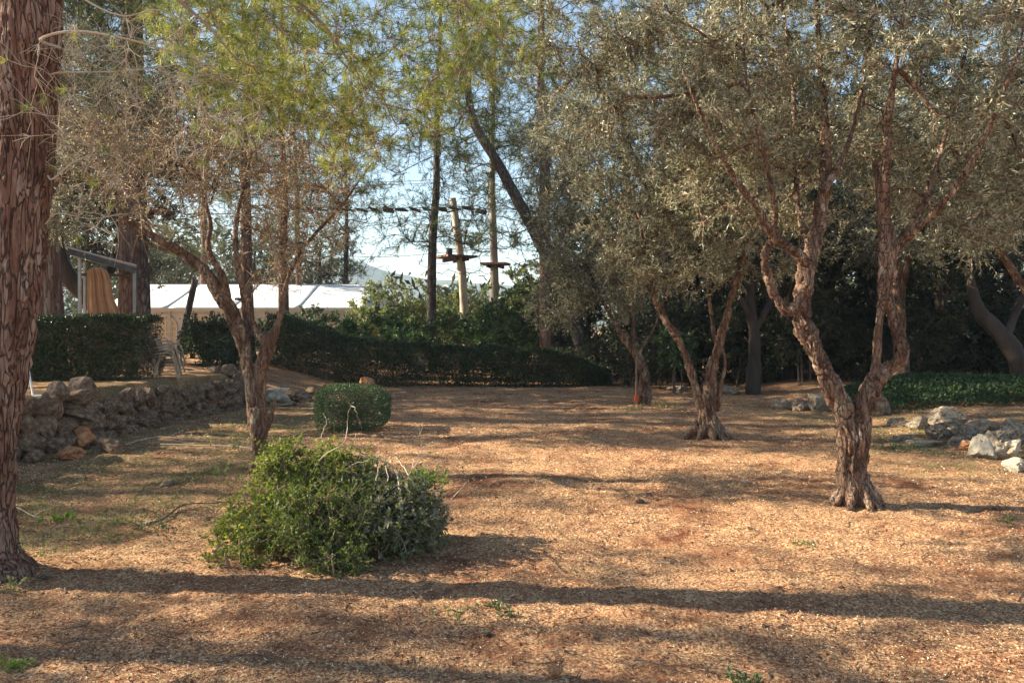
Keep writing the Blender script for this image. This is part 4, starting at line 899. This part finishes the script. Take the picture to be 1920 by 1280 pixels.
heap_part([((.05, -.15, .28), (.42, .30, .26)), ((-.15, -.25, .20), (.35, .2, .18)), ((.15, -.45, .10), (.22, .14, .09))], 190, 8, 11, 'pile_mid', 363, .026, .013, 'twig', .13, 10)
heap_part([((.44, .0, .27), (.33, .34, .24)), ((.22, .2, .36), (.25, .22, .17)), ((.66, .02, .17), (.17, .24, .14))], 150, 9, 9, 'pile_dark', 364, .040, .022, 'pale_twig', .14, 10)
heap_part([((.40, -.05, .26), (.30, .30, .22)), ((.0, -.1, .35), (.4, .3, .2))], 60, 6, 6, 'pile_mid', 366, .03, .014, 'twig', .16, 6)
heap_part([((.58, .35, .42), (.14, .1, .07))], 14, 7, 10, 'vivid', 365, .03, .014, 'twig', .1, 2)
mb = MB()
for (pts, wd) in (([(560, 930), (600, 860), (645, 830), (652, 790), (655, 755)], .005), ([(760, 930), (770, 880), (790, 840), (784, 800)], .004), ([(750, 925), (740, 880), (715, 862), (690, 858), (660, 845)], .008), ([(705, 900), (712, 850), (700, 822)], .004), ([(640, 900), (650, 860), (660, 830), (668, 812)], .004),
                  ([(768, 890), (745, 860), (735, 840)], .004), ([(772, 880), (800, 845), (786, 822), (792, 800)], .0035), ([(728, 900), (725, 870), (735, 848), (730, 825)], .004), ([(642, 930), (650, 880), (690, 862)], .005), ([(600, 820), (612, 790), (606, 775)], .0035), ([(700, 1030), (695, 1075), (670, 1090), (640, 1098)], .005), ([(660, 1010), (640, 985), (600, 990), (560, 1010)], .005), ([(730, 1000), (765, 985), (800, 990)], .005), ([(830, 960), (860, 920), (880, 900)], .0035), ([(660, 760), (668, 772), (680, 800)], .003)):
    P = spline(np.array([W(a, b_, 5.55 + .15 * rng.normal()) for a, b_ in pts]), 16); P += rng.normal(size=P.shape) * .004; mb.tube(P, np.linspace(wd, wd * .4, 16), 5)
mb.build('bare_stalks', M['pale_twig'], heap, smooth=True, kind='stuff')

# fallen branch, sticks, weeds
def stick(name, label, pts, wd, mt, leaves=0, leaf='grass', seed=1, cat='stick'):
    rng = np.random.default_rng(seed); A = []
    for (px, py) in pts:
        d = F * EYE / (py - HZ); x = (px - 960) / F * d; z = float(gz(x, d, False)); d = F * (EYE - z) / (py - HZ); x = (px - 960) / F * d; A.append([x, d, float(gz(x, d)) + wd + .01])
    A = spline(np.array(A), 20); root = empty(name, A[0], label, cat); A[:, 2] += rng.random() * .02 + .01 * vnoise(A * 4, seed)
    MB().tube(A, np.linspace(wd, wd * .4, 20), 6).build('stem', M[mt], root, smooth=True)
    T = []
    for k in range(6):
        q = A[rng.integers(4, 19)]; d_ = norm(rng.normal(size=3) * np.array([1, .6, .4])); T.append([q + d_ * l * .08 + rng.normal(size=3) * .008 for l in range(4)])
    MB().twigs(np.array(T), np.linspace(wd * .4, wd * .15, 4)).build('side_twigs', M[mt], root, kind='stuff')
    if leaves: 
        m = MB(); n = leaves; p = A[rng.integers(0, 9, n)] + rng.normal(size=(n, 3)) * np.array([.06, .08, .02]); p[:, 2] = np.maximum(p[:, 2], gz(p[:, 0], p[:, 1]) + .006); m.leaves(p, rng.normal(size=(n, 3)), .022, .009, rng); m.build('leaves', M[leaf], root, kind='stuff')
stick('fallen_branch', 'dark bent branch with grey green leaves left of the heap of cut branches', [(275, 988), (305, 978), (345, 955), (400, 950), (435, 944)], .009, 'twig_dark', 160, 'box_leaf', 1, 'branch')
stick('dry_stick', 'long straight dry stick catching the sun before the left wall', [(300, 838), (370, 838), (440, 841), (480, 846)], .012, 'pale_twig', seed=2)
stick('dry_stick', 'crooked dry stick in the shade left of the pruned olive', [(215, 842), (250, 830), (300, 822), (350, 826), (400, 829)], .010, 'pale_twig', seed=3)
stick('dry_stick', 'thin curved twig at the lower left beside the pine root', [(18, 955), (40, 962), (66, 975)], .006, 'pale_twig', seed=4)
def weed(label, px, py, n, h, leaf, seed, spread=.05, L=.03, Wd=.012, cat='weed'):
    rng = np.random.default_rng(seed); d = F * EYE / (py - HZ); x = (px - 960) / F * d; z = float(gz(x, d)); root = empty('weed', (x, d, z), label, cat)
    D = rng.normal(size=(n, 3)) * .7; D[:, 2] = 1; D = norm(D); b = np.array([x, d, z]) + rng.normal(size=(n, 3)) * np.array([spread, spread, 0]); t = np.linspace(0, 1, 4)[None, :, None]
    hh = h * (.4 + .7 * rng.random((n, 1, 1))); Tw = b[:, None] + D[:, None] * t * hh + rng.normal(size=(n, 4, 3)) * .006
    MB().twigs(Tw, [.0018, .0015, .0012, .0008]).build('stems', M['grass'], root, kind='stuff')
    m = MB(); foliage(m, Tw, rng, 7, L, Wd, zt=.2); m.build('leaves', M[leaf], root, kind='stuff')
for a in [('bright yellow green weed on sunlit earth left of the heap', 118, 970, 7, .06, 'vivid', 1, .04, .05, .03),
          ('grey green weed at the tip of the fallen branch', 288, 990, 26, .09, 'box_leaf', 2, .10, .03, .010),
          ('small green weed on the earth left of the heap, right of the shadow', 222, 1000, 16, .05, 'grass', 3, .08),
          ('green weed cut by the bottom edge right of the centre', 1408, 1280, 20, .05, 'box_leaf', 4, .06),
          ('thin pale weed at the left edge by the pine root', 20, 1105, 12, .10, 'grass', 5, .04, .03, .008),
          ('pale green weed in the bottom left corner', 30, 1245, 12, .04, 'vivid', 6, .04),
          ('low green weed at the foot of the slim far olive', 1250, 768, 24, .12, 'grass', 7, .2, .05, .02),
          ('green weed left of the foot of the slim far olive', 1180, 770, 24, .10, 'grass', 8, .25, .05, .02),
          ('bright weed in the grass right of the forked olive', 1690, 850, 20, .10, 'box_leaf', 9, .10, .04, .02),
          ('low weed in the foreground earth below the heap', 850, 1146, 14, .03, 'grass', 10, .08),
          ('faint weed in the foreground earth right of the heap shadow', 925, 1142, 16, .035, 'box_leaf', 11, .06),
          ('weed on the earth at the right picture edge', 1895, 985, 16, .06, 'grass', 12, .08),
          ('small weed in the right foreground', 1500, 1022, 12, .03, 'grass', 13, .05)]: weed(*a)
for (px, py, n, h, lab, sd) in [(440, 850, 26, .50, 'leafy sucker shoots at the left foot of the pruned olive', 21), (340, 905, 14, .16, 'small pale sapling in the grass below the wall', 22), (402, 892, 14, .14, 'small green sapling left of the pruned olive foot', 23), (468, 905, 18, .34, 'pale leafy shoots against the pruned olive trunk', 24)]:
    weed(lab, px, py, n, h, 'pale_bush', sd, .13 if h > .3 else .07, .035, .02, 'shoots')

# ------------------------------------------------------------------ marquee
Yt = 30.0
def X_(px, d=Yt): return (px - 960) / F * d
def Z_(py, d=Yt): return EYE + (HZ - py) / F * d
x0, x1 = X_(195), X_(690); ez, rz_ = Z_(577), Z_(534, 33)
mq = empty('marquee', ((x0 + x1) / 2, Yt, 0), 'long white marquee with arched windows behind the hedge', 'marquee')
def sheet(mb, P, th=.02):   # quad with thickness downwards/backwards
    P = np.array(P, float); n = norm(np.cross(P[1] - P[0], P[3] - P[0])); Q = P - n * th
    mb.add(np.vstack([P, Q]), [[0, 1, 2, 3], [7, 6, 5, 4], [0, 4, 5, 1], [1, 5, 6, 2], [2, 6, 7, 3], [3, 7, 4, 0]])
xe = np.linspace(x0, x1, 5)
for q in range(4):
    a, b_ = xe[q] + .003, xe[q + 1] - .003; mb = MB(); s1, s2 = .10 * q / 4, .10 * (q + 1) / 4
    nn_ = 8; U = np.linspace(0, 1, nn_ + 1); Vv = np.linspace(0, 1, 9)
    G = np.array([[[a + (b_ - a) * u, Yt - .15 + 3.1 * v, (ez - .22 * 0) + (rz_ - ez) * v - .07 * math.sin(v * math.pi) * math.sin(u * math.pi)] for u in U] for v in Vv])
    i = (np.arange(8)[:, None] * (nn_ + 1) + np.arange(nn_)[None]).ravel(); mb.add(G, np.stack([i, i + 1, i + nn_ + 2, i + nn_ + 1], 1))
    o = mb.build('roof_panel', M['white_fabric'], mq, smooth=True); sm = o.modifiers.new('t', 'SOLIDIFY'); sm.thickness = .02
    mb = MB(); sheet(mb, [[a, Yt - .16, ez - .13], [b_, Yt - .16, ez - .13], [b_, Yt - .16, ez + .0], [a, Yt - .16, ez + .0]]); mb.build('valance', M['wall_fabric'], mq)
mb = MB(); sheet(mb, [[x1, Yt - .1, ez], [x1, Yt + 6, ez], [x1, Yt + 2.95, rz_], [x1, Yt + 2.9, rz_]]); mb.build('gable', M['white_fabric'], mq)
mb = MB(); sheet(mb, [[x0, Yt + 5.95, ez], [x1, Yt + 5.95, ez], [x1, Yt + 2.95, rz_], [x0, Yt + 2.95, rz_]]); mb.build('back_roof', M['white_fabric'], mq)
for q in range(4):
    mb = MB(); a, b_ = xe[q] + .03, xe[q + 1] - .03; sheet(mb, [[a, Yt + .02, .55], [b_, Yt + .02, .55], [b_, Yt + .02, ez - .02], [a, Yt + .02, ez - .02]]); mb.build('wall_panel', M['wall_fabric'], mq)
for q in range(5):
    mb = MB().box((xe[q], Yt - .02, ez / 2), (.07, .07, ez)); mb.build('post', M['metal_white'], mq)
def arch(cx, w_, zb, zt, y):
    pts = [[cx - w_ / 2, zb], [cx + w_ / 2, zb]]; zs = zt - w_ / 2
    for k in range(13): a = math.pi * k / 12; pts.append([cx + w_ / 2 * math.cos(a), zs + w_ / 2 * math.sin(a)])
    pts = np.array(pts); return np.column_stack([pts[:, 0], np.full(len(pts), y), pts[:, 1]])
wc = [X_(c) for c in (230, 306, 382, 458, 534, 610)]
for cx in wc:
    A = arch(cx, 1.05, .9, Z_(590), Yt - .015); n = len(A); mb = MB(); mb.add(A, [list(range(n))]); o = mb.build('window', M['window_film'], mq)
    cc = A.copy(); cc[:, 1] -= .012; fr = MB().tube(np.vstack([cc, cc[:1]]), .02, 5); fr.build('frame', M['white_bar'], o)
    mb = MB()
    for k in range(1, 6): z = .9 + k * .21; mb.box((cx, Yt - .035, z), (1.03 if z < 1.4 else .93, .012, .02))
    for k in range(1, 5): x = cx - .525 + k * .21; mb.box((x, Yt - .042, 1.36), (.02, .012, .9 if k in (1, 4) else 1.05))
    mb.build('glazing_bars', M['white_bar'], o)

# ------------------------------------------------------------------ shelter, curtain, panel
d0 = 14.6
def post(name, label, A, B, r, mt, cat='post', n=8): 
    root = MB().tube(np.array([A, (np.array(A) + B) / 2, B]), r, n); o = root.build(name, M[mt]); return tag(o, label, cat)
sh = empty('shelter', (W(190, 600, d0)[0], d0, .6), 'small open shelter with sloping metal roof behind the clipped hedge', 'shelter')
A, B = W(122, 461, d0), W(256, 496, d0 + .60); dv = np.array([-.43, .90, 0])
for q in range(5):
    e0, e1 = dv * q * .42, dv * (q * .42 + .405); mb = MB(); sheet(mb, [A + e0, B + e0, B + e1, A + e1], .03); mb.build('roof_sheet', M['metal_white'], sh)
c_ = (A + B) / 2; ang = math.atan2(A[2] - B[2], B[0] - A[0]); Lr = np.linalg.norm(B - A)
MB().box((c_[0], c_[1] + .02, c_[2] - .10), (Lr * .97, .05, .11), ry=ang, rz=math.atan2(.6, 1.1) * .95).build('fascia', M['metal_dark'], sh)
for px, zt in ((149, 476), (252, 500)):
    for e in (.08, 1.9):
        dd_ = d0 + .6 * (px - 122) / 134; x, yy = X_(px, dd_) + dv[0] * e, dd_ + dv[1] * e; MB().box((x, yy, (.5 + Z_(zt, d0)) / 2), (.045, .045, Z_(zt, d0) - .5)).build('post', M['metal_white'], sh)
MB().box((X_(190, d0) + dv[0] * 1.9, d0 + .3 + 1.7, Z_(503, d0)), (1.1, .04, .06), rz=.45).build('rail', M['metal_dark'], sh)
# curtain: gathered cloth
rng = np.random.default_rng(5); U = np.linspace(0, 1, 60); Vv = np.linspace(0, 1, 24); G = []
for v in Vv:
    zt, zb = Z_(505, d0), .55; xl = X_(151, d0); wt = .36 + .32 * v ** .8 + .10 * math.sin(v * 3.1); z = zt + (zb - zt) * v
    G.append([[xl + wt * u - .05 * math.exp(-((v - .25) / .1) ** 2) * u, d0 + .22 + .05 * math.sin(u * 19 + v * 1.5 + 2 * u * u) * (.5 + v) + .02 * math.sin(u * 80), z + .05 * math.sin(u * 3.14) * (1 - v)] for u in U])
G = np.array(G); i = (np.arange(23)[:, None] * 60 + np.arange(59)[None]).ravel()
o = MB().add(G, np.stack([i, i + 1, i + 61, i + 60], 1)).build('curtain', M['curtain'], smooth=True); tag(o, 'gathered tan cloth hanging under the sloping shelter roof', 'curtain')
sm = o.modifiers.new('t', 'SOLIDIFY'); sm.thickness = .006
o = MB().box((X_(132, d0), d0 + .5, 1.25), (.28, .04, .95)).build('panel', M['grey_panel']); tag(o, 'dull grey board standing upright left of the tan cloth', 'board')
# small white post at pine edge
post('white_pole', 'thin bent white pole at the left end of the stone wall, close to the pine', W(53, 690, 9.6), W(62, 742, 9.4), .012, 'white_bar', 'pole')
o = tag(MB().tube(np.array([W(62, 742, 9.4), W(68, 742, 9.4), W(78, 741, 9.4)]), .011, 6).build('white_peg', M['white_bar']), 'small white peg lying on top of the wall beside the pine', 'peg')
o = tag(MB().box(W(59, 626, 12.5), (.06, .05, .06), rz=.3).build('junction_box', M['white_bar']), 'tiny white box fixed at the left edge of the clipped hedge', 'box')
# leaning dark post
post('leaning_post', 'dark leaning post in front of the left marquee windows', W(366, 524, 22), W(336, 660, 21.6), .085, 'bark_grey', n=10)

# ------------------------------------------------------------------ stacked plastic chairs
def chair(loc, rz, label, dz):
    root = empty('plastic_chair', loc, label, 'chair', 'stack of plastic chairs', rz); root.scale = (.72, .72, .72)
    mt = M['cream']; mb = MB(); n = 9
    def loc_(mb, name): mb.build(name, mt, root, local=False)
    m = MB(); U = np.linspace(-.2, .2, n); V = np.linspace(-.2, .22, n); G = np.array([[[u, v, .34 - .02 * math.cos(u * 7) - .03 * (v > -.1) * (.22 - v)] for u in U] for v in V])
    i = (np.arange(n - 1)[:, None] * n + np.arange(n - 1)[None]).ravel(); f = np.stack([i, i + 1, i + n + 1, i + n], 1); m.add(G, f); G2 = G.copy(); G2[..., 2] -= .018; m.add(G2, f[:, ::-1]); loc_(m, 'seat')
    m = MB(); G = np.array([[[u * (1 + .1 * t), -.2 - .10 * t - .25 * u * u * 0 + .6 * u * u, .34 + .36 * t - .9 * u * u * t] for u in U] for t in np.linspace(0, 1, n)]); m.add(G, f); G2 = G.copy(); G2[..., 1] -= .016; m.add(G2, f[:, ::-1]); loc_(m, 'backrest')
    for sx in (-1, 1):
        for sy in (-1, 1):
            m = MB().tube([[sx * .19, sy * .19, .33], [sx * .21, sy * .22, .18], [sx * .235, sy * .26, 0]], [.028, .024, .02], 6); loc_(m, 'leg')
        m = MB().tube(spline(np.array([[sx * .2, -.25, .52], [sx * .26, -.1, .54], [sx * .26, .12, .52], [sx * .23, .2, .34]]), 9), .020, 6); loc_(m, 'armrest')
    return root
bx = W(316, 706, 13.5); gz0 = float(gz(bx[0], bx[1], False))
names = ['lowest', 'second lowest', 'third from the ground', 'fourth from the ground', 'fifth from the ground', 'topmost']
first = None
for q in range(6):
    lab = f'cream plastic chair {names[q]} of the stack by the clipped hedge'
    if q == 0: first = chair((bx[0], bx[1], gz0 - .01), R(-80), lab, 0)
    else:
        c = copy_tree(first); c.location = (bx[0] + .012 * q * (-1) ** q, bx[1] + .01 * q, gz0 - .01 + .05 * q); c.rotation_euler.z = R(-80 + (4 if q % 2 else -3)); c.rotation_euler.x = R(1.2 * q); tag(c, lab)

# board on stones
p = W(522, 729, 16.2)
tag(MB().box((p[0], p[1], p[2]), (.42, .22, .028), rz=.1).build('pale_board', M['board_white']), 'short pale board lying level on stones right of the pruned olive', 'board')
# stake at the slim olive
st = empty('wooden_stake', W(1193, 758, 15.2), 'thin stake with red foot standing left of the slim far olive', 'stake')
a, b_ = W(1193, 757, 15.2), W(1193, 672, 15.2); MB().tube(np.array([a, (a + b_) / 2, b_]), .022, 8).build('shaft', M['plank_brown'], st)
a, b_ = W(1193, 752, 15.2), W(1193, 742, 15.2); MB().tube(np.array([a, (a + b_) / 2, b_]), .045, 8).build('red_band', M['red_paint'], st)
# dead trunk with platforms
dt = empty('dead_trunk', gl(873, 28), 'barkless tan dead trunk, cut off at the top, carrying the nearer platform', 'dead tree')
TPd = np.array([W(876, 668, 28), W(872, 600, 28), W(868, 540, 28), W(863, 480, 28), W(856, 420, 28), W(849, 372, 28)]); TPd[0, 2] = -.1
A = spline(np.column_stack([TPd, [.165, .15, .145, .15, .14, .115]]), 26); mb = MB().tube(A[:, :3], A[:, 3], 14); v = mb.v[0]; mb.v[0] = v + (.05 * vnoise(v * np.array([6, 6, 2.]), 3))[:, None] * norm(v - A[np.minimum(np.arange(len(v)) // 14, 25), :3]); mb.build('trunk', M['dead_wood'], dt, smooth=True)
for (p_, q_) in (((851, 425), (846, 432)), ((866, 433), (875, 435)), ((852, 395), (838, 398)), ((862, 412), (880, 414))):
    a, b_ = W(*p_, 27.9), W(*q_, 27.7); MB().tube(np.array([a, (a + b_) / 2, b_]), .035, 6).build('branch_stub', M['twig_dark'], dt)
def platform(px, py, d, w_, n, label, ang, tilt=0):
    c = W(px, py, d); root = empty('tree_platform', c, label, 'platform', 'tree platforms', ang); 
    for q in range(n):
        y = (q - (n - 1) / 2) * (w_ / n); L = w_ * (1 - .25 * abs(y) / w_); MB().box((0, y, 0), (L, w_ / n * .9, .07)).build('board', M['plank_brown'], root, local=False)
    for sx in (-1, 1): MB().box((sx * .2, 0, -.10), (.09, w_ * .95, .11)).build('beam', M['plank'], root, local=False)
    return root
pf = platform(854, 482, 28, 1.25, 6, 'wooden platform round the dead trunk', .5)
MB().box((-.28, -.1, .16), (.16, .16, .26)).build('block', M['plank'], pf, local=False)
pf2 = platform(929, 495, 31, 1.1, 5, 'farther wooden platform round the pale pine trunk', -.2)
pf3 = platform(296, 398, 19.6, .7, 3, 'dark platform edge high on the grey pine over the left olive limbs', .2)
# rope bridge
bm_ = empty('rope_bridge', W(640, 397, 27), 'rope bridge of dark planks hanging across the sky between the pines', 'rope bridge')
xsb = np.linspace(470, 925, 34)
def sag(px): t = (px - 470) / 455; return 388 + 44 * t * (1 - t) * .55 + (8 if px > 900 else 0)
for off in (-.28, .28):
    P = np.array([W(q, sag(q), 27) + np.array([0, off, .02]) for q in xsb]); MB().tube(P, .012, 5, cap=False).build('cable', M['rope'], bm_)
    P = np.array([W(q, sag(q) - 50 - 10 * ((q - 700) / 230) ** 2, 27) + np.array([0, off, 0]) for q in xsb]); MB().tube(P, .008, 5, cap=False).build('hand_line', M['rope'], bm_)
rng = np.random.default_rng(9)
for q in np.arange(478, 920, 25):
    p = W(q, sag(q), 27); MB().box(p, (.36, .50, .06), rz=rng.normal() * .12, ry=.25 + rng.normal() * .12, rx=rng.normal() * .06).build('plank', M['plank'], bm_)
for (pts, lab) in (([(560, 468, 27), (700, 482, 28), (870, 470, 28), (1060, 452, 31)], 'thin steel cable crossing the sky below the platforms'), ([(300, 400, 19), (560, 402, 27)], 'short cable running from the left platform to the rope bridge'), ([(640, 430, 27), (860, 402, 28)], 'thin cable slanting up to the dead trunk')):
    P = spline(np.array([W(*q) for q in pts]), 16); tag(MB().tube(P, .010, 5, cap=False).build('steel_cable', M['rope']), lab, 'cable')

# ------------------------------------------------------------------ hill
xs = np.linspace(-2200, 900, 90); ys = np.linspace(1300, 2400, 40); X, Y = np.meshgrid(xs, ys)
ridge = np.interp(xs, [-2200, -1200, -700, -520, -420, -330, -250, -100, 200, 900], [60, 130, 170, 150, 140, 150, 120, 105, 90, 50])[None]
Z = ridge * np.clip(1 - ((Y - 1800) / 520) ** 2, 0, 1) + 14 * fbm(np.stack([X / 120, Y / 120, 0 * X], -1), 3, 4) * np.clip(1 - ((Y - 1800) / 520) ** 2, 0, 1) * 2 - 3
i = (np.arange(39)[:, None] * 90 + np.arange(89)[None]).ravel()
tag(MB().add(np.stack([X / 3, Y / 3, Z / 3], -1), np.stack([i, i + 1, i + 91, i + 90], 1)).build('hills', M['hill'], smooth=True), 'far blue hills just above the hedge line', kind='structure')


# ------------------------------------------------------------------ air
hz_m, n, l = mat('haze_air'); v = n.new('ShaderNodeVolumePrincipled'); v.inputs['Density'].default_value = .0007; v.inputs['Color'].default_value = (.66, .82, 1, 1); v.inputs['Anisotropy'].default_value = .2
o = n.new('ShaderNodeOutputMaterial'); l.new(v.outputs[0], o.inputs['Volume'])
tag(MB().box((-150, 390, 31), (2000, 1000, 66)).build('haze', hz_m), 'pale air that blues the far hills', kind='stuff')
